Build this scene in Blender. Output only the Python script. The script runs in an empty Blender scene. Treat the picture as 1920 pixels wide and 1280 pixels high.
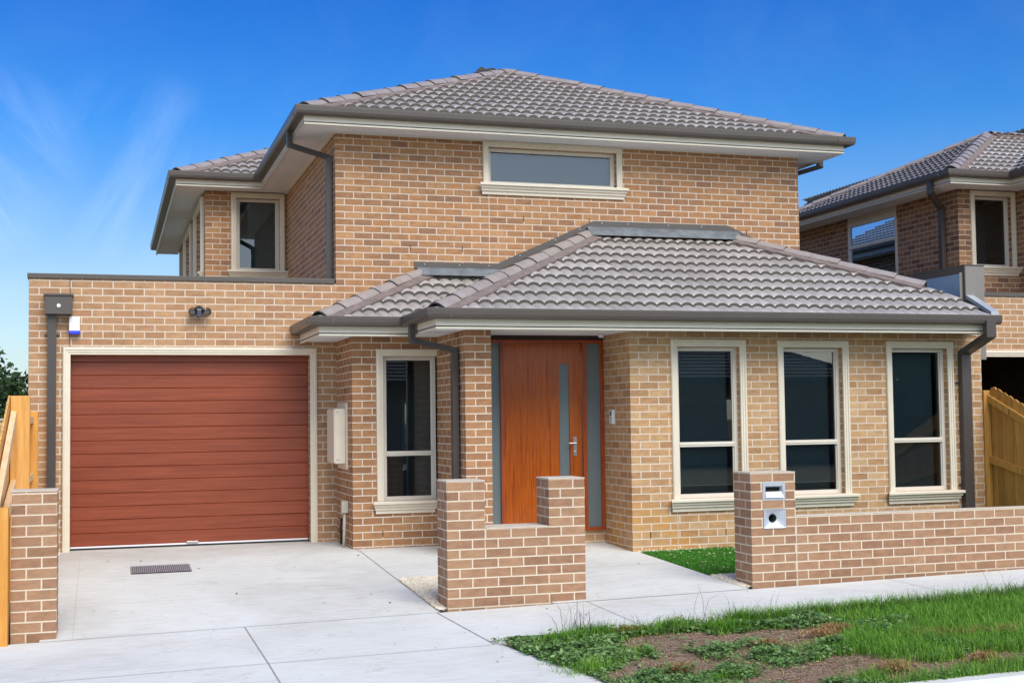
import bpy, bmesh, math, random
import numpy as np
from mathutils import Vector, Matrix
R_ = math.radians
random.seed(7); rng = np.random.default_rng(11)
S = bpy.context.scene
COL = S.collection

# ------------------------------------------------------------------ camera
cam_d = bpy.data.cameras.new('camera'); cam = bpy.data.objects.new('camera', cam_d); COL.objects.link(cam)
YAW, PITCH, ROLL = R_(17.3785), R_(2.8810), R_(-0.7193)
Fv = Vector((math.sin(YAW)*math.cos(PITCH), math.cos(YAW)*math.cos(PITCH), math.sin(PITCH)))
Rv = Vector((math.cos(YAW), -math.sin(YAW), 0)); Uv = Rv.cross(Fv)
r_ = Rv*math.cos(ROLL)+Uv*math.sin(ROLL); u_ = -Rv*math.sin(ROLL)+Uv*math.cos(ROLL)
cam.matrix_world = Matrix(((r_.x, u_.x, -Fv.x, -2.7548), (r_.y, u_.y, -Fv.y, -16.2403), (r_.z, u_.z, -Fv.z, 1.5351), (0, 0, 0, 1)))
cam_d.sensor_width = 36; cam_d.lens = 45.447; cam_d.shift_x = 0; cam_d.shift_y = 0.0104
cam_d.clip_start = 0.1; cam_d.clip_end = 2000
S.camera = cam
S.render.resolution_x = 1024; S.render.resolution_y = 682

# ------------------------------------------------------------------ light and sky
SUN_EL, SUN_AZ = 46.0, 168.0          # azimuth measured clockwise from +Y
w = bpy.data.worlds.new('World'); S.world = w; w.use_nodes = True
nt = w.node_tree; nt.nodes.clear()
def N(nt, t, **kw):
    n = nt.nodes.new(t)
    for k, v in kw.items():
        if k.startswith('i_'):
            n.inputs[int(k[2:]) if k[2:].isdigit() else k[2:]].default_value = v
        else: setattr(n, k, v)
    return n
def L(nt, a, b): nt.links.new(a, b)
sky = N(nt, 'ShaderNodeTexSky', sky_type='NISHITA', sun_disc=False, sun_elevation=R_(SUN_EL), sun_rotation=R_(SUN_AZ),
        air_density=1.0, dust_density=0.6, ozone_density=2.0)
hs = N(nt, 'ShaderNodeHueSaturation'); hs.inputs['Saturation'].default_value = 1.1; hs.inputs['Value'].default_value = 1.05
L(nt, sky.outputs[0], hs.inputs['Color'])
tc = N(nt, 'ShaderNodeTexCoord')
def dirmask(v, inner, outer):
    d = N(nt, 'ShaderNodeVectorMath', operation='DOT_PRODUCT'); vv = Vector(v).normalized(); d.inputs[1].default_value = vv
    L(nt, tc.outputs['Generated'], d.inputs[0])
    m = N(nt, 'ShaderNodeMapRange', interpolation_type='SMOOTHSTEP'); m.inputs[1].default_value = outer; m.inputs[2].default_value = inner
    L(nt, d.outputs['Value'], m.inputs[0]); return m.outputs[0]
def mth(nt, op, a, b=None, c=None):
    n = N(nt, 'ShaderNodeMath', operation=op)
    for i, x in enumerate((a, b, c)):
        if x is None: continue
        if isinstance(x, (int, float)): n.inputs[i].default_value = x
        else: L(nt, x, n.inputs[i])
    return n.outputs[0]
def wisp(rot, sc, seed, lo, hi):
    mp = N(nt, 'ShaderNodeMapping', vector_type='TEXTURE'); mp.inputs['Rotation'].default_value = rot; mp.inputs['Scale'].default_value = tuple(1/v for v in sc); mp.inputs['Location'].default_value = (seed, seed*.3, 0)
    L(nt, tc.outputs['Generated'], mp.inputs[0])
    n = N(nt, 'ShaderNodeTexNoise'); n.inputs['Scale'].default_value = 4; n.inputs['Detail'].default_value = 7; n.inputs['Roughness'].default_value = .6; n.inputs['Distortion'].default_value = .5
    L(nt, mp.outputs[0], n.inputs['Vector'])
    m = N(nt, 'ShaderNodeMapRange', interpolation_type='SMOOTHSTEP'); m.inputs[1].default_value = lo; m.inputs[2].default_value = hi
    L(nt, n.outputs[0], m.inputs[0]); return m.outputs[0]
c1 = mth(nt, 'MULTIPLY', wisp((0, R_(-36), 0), (5, 2, 1.1), 3.1, .38, .85), dirmask((-44, 516, 98), .9999, .9970))
c2 = mth(nt, 'MULTIPLY', wisp((0, R_(28), 0), (6, 2, 1.3), 1.4, .38, .85), dirmask((10, 516, 97), .9998, .9962))
c3 = mth(nt, 'MULTIPLY', wisp((0, R_(10), 0), (3, 3, 2.5), 5.2, .35, .9), .02)
cl = mth(nt, 'ADD', mth(nt, 'ADD', mth(nt, 'MULTIPLY', c1, .24), mth(nt, 'MULTIPLY', c2, .13)), c3)
mx = N(nt, 'ShaderNodeMix', data_type='RGBA'); 
sp_ = N(nt, 'ShaderNodeSeparateXYZ'); L(nt, tc.outputs['Generated'], sp_.inputs[0])
gr = N(nt, 'ShaderNodeValToRGB'); gr.color_ramp.elements[0].position = .10; gr.color_ramp.elements[0].color = (.64, .70, .80, 1); gr.color_ramp.elements[1].position = .40; gr.color_ramp.elements[1].color = (.012, .30, .88, 1)
ge = gr.color_ramp.elements.new(.22); ge.color = (.17, .53, .93, 1); L(nt, sp_.outputs[2], gr.inputs[0])
mg = N(nt, 'ShaderNodeMix', data_type='RGBA', blend_type='MULTIPLY'); mg.inputs[0].default_value = 1; L(nt, hs.outputs[0], mg.inputs[6]); L(nt, gr.outputs[0], mg.inputs[7])
hz_ = N(nt, 'ShaderNodeHueSaturation'); hz_.inputs['Saturation'].default_value = .78; hz_.inputs['Value'].default_value = 1.25; L(nt, sky.outputs[0], hz_.inputs['Color'])
side = N(nt, 'ShaderNodeMapRange', interpolation_type='SMOOTHSTEP'); side.inputs[1].default_value = -.35; side.inputs[2].default_value = .35; L(nt, sp_.outputs[1], side.inputs[0])
ms_ = N(nt, 'ShaderNodeMix', data_type='RGBA'); L(nt, side.outputs[0], ms_.inputs[0]); L(nt, hz_.outputs[0], ms_.inputs[6]); L(nt, mg.outputs[2], ms_.inputs[7])
L(nt, cl, mx.inputs[0]); L(nt, ms_.outputs[2], mx.inputs[6]); mx.inputs[7].default_value = (8.5, 9.2, 10.5, 1)
bg = N(nt, 'ShaderNodeBackground'); bg.inputs[1].default_value = 0.12
L(nt, mx.outputs[2], bg.inputs[0])
wo = N(nt, 'ShaderNodeOutputWorld'); L(nt, bg.outputs[0], wo.inputs[0])
sl = bpy.data.lights.new('sun', 'SUN'); sl.energy = 2.5; sl.angle = R_(40); sl.color = (1.0, .95, .88)
sun = bpy.data.objects.new('sun', sl); COL.objects.link(sun)
sd = Vector((math.sin(R_(SUN_AZ))*math.cos(R_(SUN_EL)), math.cos(R_(SUN_AZ))*math.cos(R_(SUN_EL)), math.sin(R_(SUN_EL))))
sun.rotation_euler = sd.to_track_quat('Z', 'Y').to_euler()
S.view_settings.view_transform = 'Standard'; S.view_settings.look = 'None'; S.view_settings.exposure = 0.42; S.view_settings.gamma = 1
S.view_settings.use_curve_mapping = False

# ------------------------------------------------------------------ materials
def newmat(name):
    m = bpy.data.materials.new(name); m.use_nodes = True; t = m.node_tree; t.nodes.clear()
    p = N(t, 'ShaderNodeBsdfPrincipled'); o = N(t, 'ShaderNodeOutputMaterial'); L(t, p.outputs[0], o.inputs[0])
    return m, t, p
def ramp(t, fac, stops, interp='LINEAR'):
    r = N(t, 'ShaderNodeValToRGB'); cr = r.color_ramp; cr.interpolation = interp
    while len(cr.elements) > 1: cr.elements.remove(cr.elements[-1])
    cr.elements[0].position = stops[0][0]; cr.elements[0].color = (*stops[0][1], 1)
    for p, c in stops[1:]:
        e = cr.elements.new(p); e.color = (*c, 1)
    L(t, fac, r.inputs[0]); return r.outputs[0]
def srgb(r, g, b):
    f = lambda v: (v/255/12.92) if v/255 <= .04045 else ((v/255+.055)/1.055)**2.4
    return (f(r), f(g), f(b))
def noise(t, vec, scale, detail=4, rough=.55, sc=None, dist=0):
    if sc:
        mp = N(t, 'ShaderNodeMapping'); mp.inputs['Scale'].default_value = sc; L(t, vec, mp.inputs[0]); vec = mp.outputs[0]
    n = N(t, 'ShaderNodeTexNoise'); n.inputs['Scale'].default_value = scale; n.inputs['Detail'].default_value = detail; n.inputs['Roughness'].default_value = rough; n.inputs['Distortion'].default_value = dist
    L(t, vec, n.inputs['Vector']); return n.outputs[0]
def mrange(t, v, a, b, c=0, d=1, smooth=False):
    m = N(t, 'ShaderNodeMapRange'); 
    if smooth: m.interpolation_type = 'SMOOTHSTEP'
    for i, x in zip((1, 2, 3, 4), (a, b, c, d)): m.inputs[i].default_value = x
    L(t, v, m.inputs[0]); return m.outputs[0]
def mixc(t, f, a, b, mode='MIX'):
    m = N(t, 'ShaderNodeMix', data_type='RGBA', blend_type=mode)
    if isinstance(f, (int, float)): m.inputs[0].default_value = f
    else: L(t, f, m.inputs[0])
    for i, x in ((6, a), (7, b)):
        if isinstance(x, tuple): m.inputs[i].default_value = (*x, 1) if len(x) == 3 else x
        else: L(t, x, m.inputs[i])
    return m.outputs[2]
def bump(t, p, h, strength, dist):
    b = N(t, 'ShaderNodeBump'); b.inputs['Strength'].default_value = strength; b.inputs['Distance'].default_value = dist
    L(t, h, b.inputs['Height']); L(t, b.outputs[0], p.inputs['Normal'])
def simple(name, col, rough=.5, var=.06, scale=3, metallic=0, bmp=0, sc=None):
    m, t, p = newmat(name); c = N(t, 'ShaderNodeTexCoord').outputs['Object']
    n1 = noise(t, c, scale, 5, .6, sc); n2 = noise(t, c, scale*18, 3)
    f = mth(t, 'ADD', mth(t, 'MULTIPLY', n1, .7), mth(t, 'MULTIPLY', n2, .3))
    a = tuple(x*(1-var*2) for x in col); b = tuple(min(1, x*(1+var*1.6)) for x in col)
    L(t, ramp(t, f, [(.3, a), (.7, b)]), p.inputs['Base Color'])
    p.inputs['Roughness'].default_value = rough; p.inputs['Metallic'].default_value = metallic
    if bmp: bump(t, p, n2, bmp, .002)
    return m

def brick_mat(name, z0, palette, mortar, seed=0.0, stain=None, fine=1.0):
    m, t, p = newmat(name)
    tcn = N(t, 'ShaderNodeTexCoord'); sep = N(t, 'ShaderNodeSeparateXYZ'); L(t, tcn.outputs['UV'], sep.inputs[0])
    u, v = sep.outputs[0], sep.outputs[1]
    uv = tcn.outputs['UV']
    v = mth(t, 'DIVIDE', mth(t, 'SUBTRACT', v, z0), .086)
    wob = mth(t, 'SUBTRACT', noise(t, uv, 22, 3), .5)
    v2 = mth(t, 'ADD', v, mth(t, 'MULTIPLY', wob, .035))
    row = mth(t, 'FLOOR', v)
    par = mth(t, 'FLOORED_MODULO', row, 2)
    # slow drift of the perpends from row to row
    wn0 = N(t, 'ShaderNodeTexWhiteNoise', noise_dimensions='1D'); L(t, mth(t, 'ADD', row, seed+.37), wn0.inputs['W'])
    drift = mth(t, 'MULTIPLY', mth(t, 'SUBTRACT', wn0.outputs[0], .5), .022)
    uu = mth(t, 'ADD', mth(t, 'ADD', mth(t, 'DIVIDE', mth(t, 'ADD', u, .005), .24), mth(t, 'MULTIPLY', par, .5)), drift)
    colm = mth(t, 'FLOOR', uu)
    fu = mth(t, 'MULTIPLY', mth(t, 'FRACT', uu), .24); fv = mth(t, 'MULTIPLY', mth(t, 'FRACT', v2), .086)
    du = mth(t, 'MINIMUM', fu, mth(t, 'SUBTRACT', .24, fu)); dv = mth(t, 'MINIMUM', fv, mth(t, 'SUBTRACT', .086, fv))
    d = mth(t, 'MINIMUM', du, dv)
    d = mth(t, 'ADD', d, mth(t, 'MULTIPLY', mth(t, 'SUBTRACT', noise(t, uv, 90, 2), .5), .0022))
    mask = mrange(t, d, .0046, .0072, 0, 1, True)
    cv = N(t, 'ShaderNodeCombineXYZ'); L(t, colm, cv.inputs[0]); L(t, row, cv.inputs[1]); cv.inputs[2].default_value = seed
    wn = N(t, 'ShaderNodeTexWhiteNoise', noise_dimensions='3D'); L(t, cv.outputs[0], wn.inputs['Vector'])
    base = ramp(t, wn.outputs[0], palette)
    # tone wander over each brick and over the wall
    n_in = noise(t, uv, 9, 5, .65, (1, 2.2, 1)); n_f = noise(t, uv, 170, 3, .7); n_big = noise(t, uv, .8, 3)
    g = mth(t, 'ADD', mth(t, 'ADD', mrange(t, n_in, .3, .7, .80, 1.16), mrange(t, n_f, .3, .7, -.16*fine, .16*fine)), mrange(t, n_big, .3, .7, -.06, .06))
    hsv = N(t, 'ShaderNodeHueSaturation'); L(t, base, hsv.inputs['Color']); L(t, mth(t, 'MULTIPLY', g, .81), hsv.inputs['Value']); hsv.inputs['Saturation'].default_value = .90; hsv.inputs['Hue'].default_value = .5045
    c = hsv.outputs[0]
    pit = mrange(t, noise(t, uv, 75, 2, .5), .68, .74, 0, .55)
    c = mixc(t, pit, c, srgb(85, 55, 42))
    if stain:
        s = mth(t, 'MULTIPLY', mrange(t, noise(t, uv, 2.6, 3), .38, .60, 0, 1, True), stain[3])
        zt = mrange(t, sep.outputs[1], stain[1], stain[0], 1, 0, True)
        ux = mrange(t, sep.outputs[0], stain[2], stain[2]+.9, 1, 0, True)
        s = mth(t, 'MULTIPLY', mth(t, 'MULTIPLY', s, zt), ux)
        c = mixc(t, s, c, srgb(200, 145, 62))
    mn = ramp(t, noise(t, uv, 45, 3), [(.3, tuple(x*.86 for x in mortar)), (.7, mortar)])
    L(t, mixc(t, mask, mn, c), p.inputs['Base Color'])
    L(t, mrange(t, mask, 0, 1, .95, .82), p.inputs['Roughness'])
    p.inputs['Specular IOR Level'].default_value = .3
    h = mth(t, 'ADD', mth(t, 'MULTIPLY', mask, .8), mth(t, 'MULTIPLY', n_f, .22))
    bump(t, p, h, .45, .004)
    return m
PAL_H = [(0, srgb(160, 108, 70)), (.25, srgb(176, 120, 76)), (.5, srgb(190, 134, 84)), (.75, srgb(180, 122, 74)), (1, srgb(196, 142, 92))]
PAL_W = [(0, srgb(156, 110, 80)), (.12, srgb(167, 117, 80)), (.35, srgb(178, 124, 80)), (.6, srgb(190, 134, 84)), (.8, srgb(180, 122, 74)), (1, srgb(198, 144, 94))]
PAL_L = [(0, srgb(184, 134, 88)), (.25, srgb(200, 150, 100)), (.5, srgb(212, 164, 112)), (.72, srgb(200, 148, 94)), (1, srgb(214, 172, 124))]
PAL_G = [(0, srgb(180, 130, 88)), (.35, srgb(192, 142, 98)), (.65, srgb(200, 150, 104)), (1, srgb(186, 132, 90))]
PAL_F = [(0, srgb(160, 114, 84)), (.3, srgb(176, 129, 94)), (.65, srgb(188, 141, 104)), (1, srgb(168, 120, 88))]
PAL_N = [(0, srgb(132, 92, 70)), (.35, srgb(162, 114, 80)), (.7, srgb(184, 132, 88)), (1, srgb(150, 104, 74))]
MORT = srgb(220, 208, 190)
B_UP = brick_mat('brick_upper', .046, PAL_W, srgb(216, 201, 184), 3.3)
B_GA = brick_mat('brick_garage', .046, PAL_G, MORT, 8.1)
B_LO = brick_mat('brick_lower', .032, PAL_L, MORT, 1.7, stain=(.75, .25, .5, .55))
B_D = brick_mat('brick_entry', .032, PAL_H, MORT, 5.5)
B_FE = brick_mat('brick_fence', .019, PAL_F, srgb(220, 206, 184), 2.9)
B_NE = brick_mat('brick_neighbour', .046, PAL_N, srgb(205, 190, 170), 6.6)
def stucco_concrete():
    m, t, p = newmat('concrete_paving'); c = N(t, 'ShaderNodeTexCoord').outputs['Object']
    a = noise(t, c, .55, 5, .6, None, .6); b = noise(t, c, 5, 5, .6, (1, 3.5, 1)); f = noise(t, c, 160, 3, .7)
    k = mth(t, 'ADD', mth(t, 'MULTIPLY', a, .62), mth(t, 'MULTIPLY', b, .38))
    col = ramp(t, k, [(.30, (.50, .49, .45)), (.42, (.61, .61, .57)), (.55, (.69, .70, .665)), (.72, (.75, .765, .735))])
    st = mrange(t, noise(t, c, 1.4, 4, .6, (.6, 2.0, 1), 1.2), .56, .76, 0, .55, True)
    col = mixc(t, st, col, (.56, .50, .43))
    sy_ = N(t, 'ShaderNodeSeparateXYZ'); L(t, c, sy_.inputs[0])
    dirt_shade = mth(t, 'MULTIPLY', mrange(t, mth(t, 'ADD', sy_.outputs[1], mth(t, 'MULTIPLY', noise(t, c, 1.3, 4), 1.6)), -.9, .9, 0, .6, True), mrange(t, noise(t, c, 3.0, 4), .35, .65, .4, 1))  # darker slab near the garage: dirt together with painted contact shade
    col = mixc(t, dirt_shade, col, (.40, .385, .35))
    cr = mrange(t, mth(t, 'ABSOLUTE', mth(t, 'SUBTRACT', noise(t, c, .9, 5, .55), .5)), 0, .004, .35, 0); col = mixc(t, cr, col, (.36, .33, .29))
    sp = mrange(t, noise(t, c, 55, 2), .72, .78, 0, .35)
    col = mixc(t, sp, col, (.35, .33, .31))
    col = mixc(t, mrange(t, f, .3, .7, 0, .12), col, (.5, .5, .5))
    L(t, col, p.inputs['Base Color']); p.inputs['Roughness'].default_value = .85; p.inputs['Specular IOR Level'].default_value = .25
    bump(t, p, mth(t, 'ADD', mth(t, 'MULTIPLY', f, .4), b), .25, .004)
    return m
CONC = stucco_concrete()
JOINT = simple('joint_sealant', (.34, .33, .32), .9)
TRIM = simple('cream_paint', (.73, .66, .53), .45, .03, 6)
FASC = simple('cream_fascia', (.80, .75, .62), .45, .02, 3)
ALU = simple('cream_aluminium', (.70, .66, .57), .32, .02, 4)
SOFF = simple('soffit_board', (.80, .85, .88), .7, .03, 2)
GREY = simple('grey_steel', (.092, .079, .070), .38, .05, 3)
GREYD = simple('dark_grey_steel', (.070, .060, .055), .38, .05, 3)
GREYL = simple('pale_grey_sheet', (.22, .205, .185), .5, .05, 3)
ZINC = simple('galvanised_sheet', (.15, .17, .185), .75, .25, 6, 0)
ZINCL = simple('blue_galvanised_sheet', (.24, .36, .50), .45, .10, 1.5, 0)
BLACK = simple('black_plastic', (.018, .018, .02), .4, .1)
WHITE = simple('white_plastic', (.80, .80, .84), .4, .01)
BLUE = simple('blue_plastic', (.02, .05, .65), .3, .05)
CHROME = simple('brushed_steel', (.62, .62, .64), .28, .03, 20, 1.0)
GALV = simple('cast_aluminium', (.60, .64, .70), .42, .05, 10, .55)
PVC = simple('pale_pvc', (.52, .48, .40), .5, .04)
DARKV = simple('void_black', (.008, .007, .006), .9)
SOIL = None
def tile_mat():
    m, t, p = newmat('roof_tile'); tcn = N(t, 'ShaderNodeTexCoord'); uv = tcn.outputs['UV']
    sep = N(t, 'ShaderNodeSeparateXYZ'); L(t, uv, sep.inputs[0])
    cu = mth(t, 'FLOOR', mth(t, 'DIVIDE', sep.outputs[0], .3032)); cvv = mth(t, 'FLOOR', sep.outputs[1])
    cc = N(t, 'ShaderNodeCombineXYZ'); L(t, cu, cc.inputs[0]); L(t, cvv, cc.inputs[1])
    wn = N(t, 'ShaderNodeTexWhiteNoise', noise_dimensions='2D'); L(t, cc.outputs[0], wn.inputs['Vector'])
    f = noise(t, tcn.outputs['Object'], 40, 5, .7); g = noise(t, tcn.outputs['Object'], 1.1, 3)
    base = ramp(t, wn.outputs[0], [(0, (.34, .312, .290)), (.5, (.385, .356, .332)), (1, (.43, .398, .372))])
    hsv = N(t, 'ShaderNodeHueSaturation'); L(t, base, hsv.inputs['Color'])
    L(t, mth(t, 'ADD', mrange(t, f, .3, .7, .80, 1.16), mrange(t, g, .3, .7, -.10, .10)), hsv.inputs['Value'])
    sp = mrange(t, noise(t, tcn.outputs['Object'], 30, 1), .76, .79, 0, .5)
    L(t, mixc(t, sp, hsv.outputs[0], (.5, .48, .46)), p.inputs['Base Color'])
    p.inputs['Roughness'].default_value = .34; p.inputs['Specular IOR Level'].default_value = .85
    bump(t, p, f, .25, .003); return m
TILE = tile_mat()
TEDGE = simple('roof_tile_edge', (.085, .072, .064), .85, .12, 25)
CAP = simple('ridge_tile', (.33, .29, .27), .35, .10, 6, bmp=.3)
BED = simple('ridge_bedding', (.20, .155, .14), .9, .14, 9, bmp=.5)
def glass_mat(name, tint, ior, rough=0.0, transp=True, base=(.02, .03, .03)):
    m, t, p = newmat(name); out = [n for n in t.nodes if n.type == 'OUTPUT_MATERIAL'][0]
    gl = N(t, 'ShaderNodeBsdfGlossy'); gl.inputs['Color'].default_value = (.95, .97, 1, 1); gl.inputs['Roughness'].default_value = rough
    fr = N(t, 'ShaderNodeFresnel'); fr.inputs[0].default_value = ior
    ms = N(t, 'ShaderNodeMixShader'); L(t, fr.outputs[0], ms.inputs[0])
    if transp:
        tr = N(t, 'ShaderNodeBsdfTransparent'); tr.inputs[0].default_value = (*tint, 1); L(t, tr.outputs[0], ms.inputs[1])
    else:
        p.inputs['Base Color'].default_value = (*base, 1); p.inputs['Roughness'].default_value = .4; L(t, p.outputs[0], ms.inputs[1])
    L(t, gl.outputs[0], ms.inputs[2]); L(t, ms.outputs[0], out.inputs[0])
    return m
GLASS = glass_mat('window_glass', (.62, .74, .76), 2.0)
FROST = glass_mat('frosted_glass', (0, 0, 0), 1.5, .12, False, (.125, .165, .172))
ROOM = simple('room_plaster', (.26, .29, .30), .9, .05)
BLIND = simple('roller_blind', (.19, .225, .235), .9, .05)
def wood(name, stops, scale, sc, rough=.35, coat=0, rnd=False, bmp=.1):
    m, t, p = newmat(name); tcn = N(t, 'ShaderNodeTexCoord'); c = tcn.outputs['Object']
    if rnd:
        g = N(t, 'ShaderNodeNewGeometry'); ad = N(t, 'ShaderNodeVectorMath', operation='ADD'); L(t, c, ad.inputs[0])
        cm = N(t, 'ShaderNodeCombineXYZ'); k = mth(t, 'MULTIPLY', g.outputs['Random Per Island'], 17.0)
        for i in range(3): L(t, k, cm.inputs[i])
        L(t, cm.outputs[0], ad.inputs[1]); c = ad.outputs[0]
    a = noise(t, c, scale, 6, .62, sc, .3); b = noise(t, c, scale*4.5, 4, .6, sc)
    f = mth(t, 'ADD', mth(t, 'MULTIPLY', a, .68), mth(t, 'MULTIPLY', b, .32))
    col = ramp(t, f, stops)
    if rnd:
        hsv = N(t, 'ShaderNodeHueSaturation'); L(t, col, hsv.inputs['Color']); L(t, mrange(t, g.outputs['Random Per Island'], 0, 1, .8, 1.16), hsv.inputs['Value']); col = hsv.outputs[0]
        kn = mrange(t, noise(t, c, 7, 2, .5, (1, 1, .35)), .70, .76, 0, .7, True); col = mixc(t, kn, col, srgb(120, 70, 25))
    L(t, col, p.inputs['Base Color']); p.inputs['Roughness'].default_value = rough
    p.inputs['Coat Weight'].default_value = coat; p.inputs['Coat Roughness'].default_value = .12
    bump(t, p, b, bmp, .002); return m
DOORW = wood('varnished_timber', [(.30, srgb(88, 32, 8)), (.42, srgb(128, 54, 10)), (.50, srgb(182, 92, 18)), (.57, srgb(144, 62, 10)), (.66, srgb(204, 120, 34))], 7, (7, 7, .10), .22, .5)
DOORF = wood('timber_frame', [(.3, srgb(120, 46, 18)), (.7, srgb(178, 84, 30))], 5, (5, 5, .3), .35, .2)
GARD = wood('timber_look_steel', [(.3, srgb(112, 49, 27)), (.5, srgb(132, 61, 35)), (.7, srgb(150, 75, 46))], 3, (.35, 6, 9), .38, 0, False, .06)
PALE = wood('pine_paling', [(.3, srgb(150, 102, 42)), (.5, srgb(186, 136, 62)), (.7, srgb(206, 160, 86))], 4, (5, 5, .35), .75, 0, True, .3)
PALE2 = wood('fresh_pine', [(.3, srgb(186, 128, 58)), (.5, srgb(216, 160, 84)), (.7, srgb(232, 186, 116))], 4, (5, 5, .35), .75, 0, True, .3)
RAIL2 = wood('pale_rail', [(.3, srgb(214, 178, 128)), (.7, srgb(240, 214, 176))], 4, (4, .5, 4), .8, 0, True, .2)
POST2 = wood('orange_post', [(.3, srgb(184, 118, 44)), (.5, srgb(208, 146, 64)), (.7, srgb(226, 172, 92))], 3, (4, 4, .35), .7, 0, True, .2)
def ground_mat(name, stops, scale=6, bm=.5):
    m, t, p = newmat(name); c = N(t, 'ShaderNodeTexCoord').outputs['Object']
    a = noise(t, c, scale, 6, .7); b = noise(t, c, scale*9, 5, .7)
    L(t, ramp(t, mth(t, 'ADD', mth(t, 'MULTIPLY', a, .5), mth(t, 'MULTIPLY', b, .5)), stops), p.inputs['Base Color'])
    p.inputs['Roughness'].default_value = .95; bump(t, p, b, bm, .01); return m
SOIL = ground_mat('bare_soil', [(.3, (.14, .09, .058)), (.5, (.24, .16, .105)), (.7, (.36, .26, .18))], 7)
EARTH = ground_mat('dry_earth', [(.3, (.12, .10, .06)), (.7, (.20, .18, .10))], 2)
ASPH = ground_mat('asphalt', [(.3, (.035, .035, .036)), (.7, (.07, .07, .07))], 12)
LAWNB = ground_mat('lawn_base', [(.3, (.015, .05, .008)), (.7, (.03, .09, .012))], 12)
def leaf_mat(name, stops, rough=.55, trans=.25):
    m, t, p = newmat(name); g = N(t, 'ShaderNodeNewGeometry'); c = N(t, 'ShaderNodeTexCoord').outputs['Object']
    f = mth(t, 'ADD', mth(t, 'MULTIPLY', g.outputs['Random Per Island'], .65), mth(t, 'MULTIPLY', noise(t, c, 1.6, 3), .35))
    col = ramp(t, f, stops); L(t, col, p.inputs['Base Color']); p.inputs['Roughness'].default_value = rough; p.inputs['Specular IOR Level'].default_value = .3
    tr = N(t, 'ShaderNodeBsdfTranslucent'); L(t, col, tr.inputs[0]); ms = N(t, 'ShaderNodeMixShader'); ms.inputs[0].default_value = trans
    out = [n for n in t.nodes if n.type == 'OUTPUT_MATERIAL'][0]
    L(t, p.outputs[0], ms.inputs[1]); L(t, tr.outputs[0], ms.inputs[2]); L(t, ms.outputs[0], out.inputs[0]); return m
GRASS = leaf_mat('grass_blade', [(.15, (.07, .19, .018)), (.45, (.13, .33, .028)), (.7, (.21, .43, .045)), (.92, (.34, .48, .10))])
LAWN = leaf_mat('lawn_blade', [(.2, (.05, .22, .02)), (.8, (.12, .38, .04))])
WEED = leaf_mat('weed_leaf', [(.12, (.07, .14, .04)), (.4, (.13, .25, .075)), (.65, (.20, .34, .10)), (.85, (.30, .42, .18)), (1, (.42, .46, .28))])
STALK = leaf_mat('dry_stalk', [(.2, (.07, .075, .04)), (.8, (.16, .14, .09))])
STRAW = leaf_mat('dry_grass', [(.2, (.30, .17, .06)), (.6, (.46, .29, .12)), (.9, (.56, .40, .20))])
PEB = ground_mat('pebble', [(.3, (.42, .33, .22)), (.5, (.62, .53, .40)), (.7, (.76, .70, .58))], 20)
LEAFT = leaf_mat('tree_leaf', [(.1, (.018, .045, .016)), (.5, (.038, .085, .028)), (.9, (.075, .13, .045))], .6, .2)
BARK = simple('bark', (.12, .09, .07), .9, .2)

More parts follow.
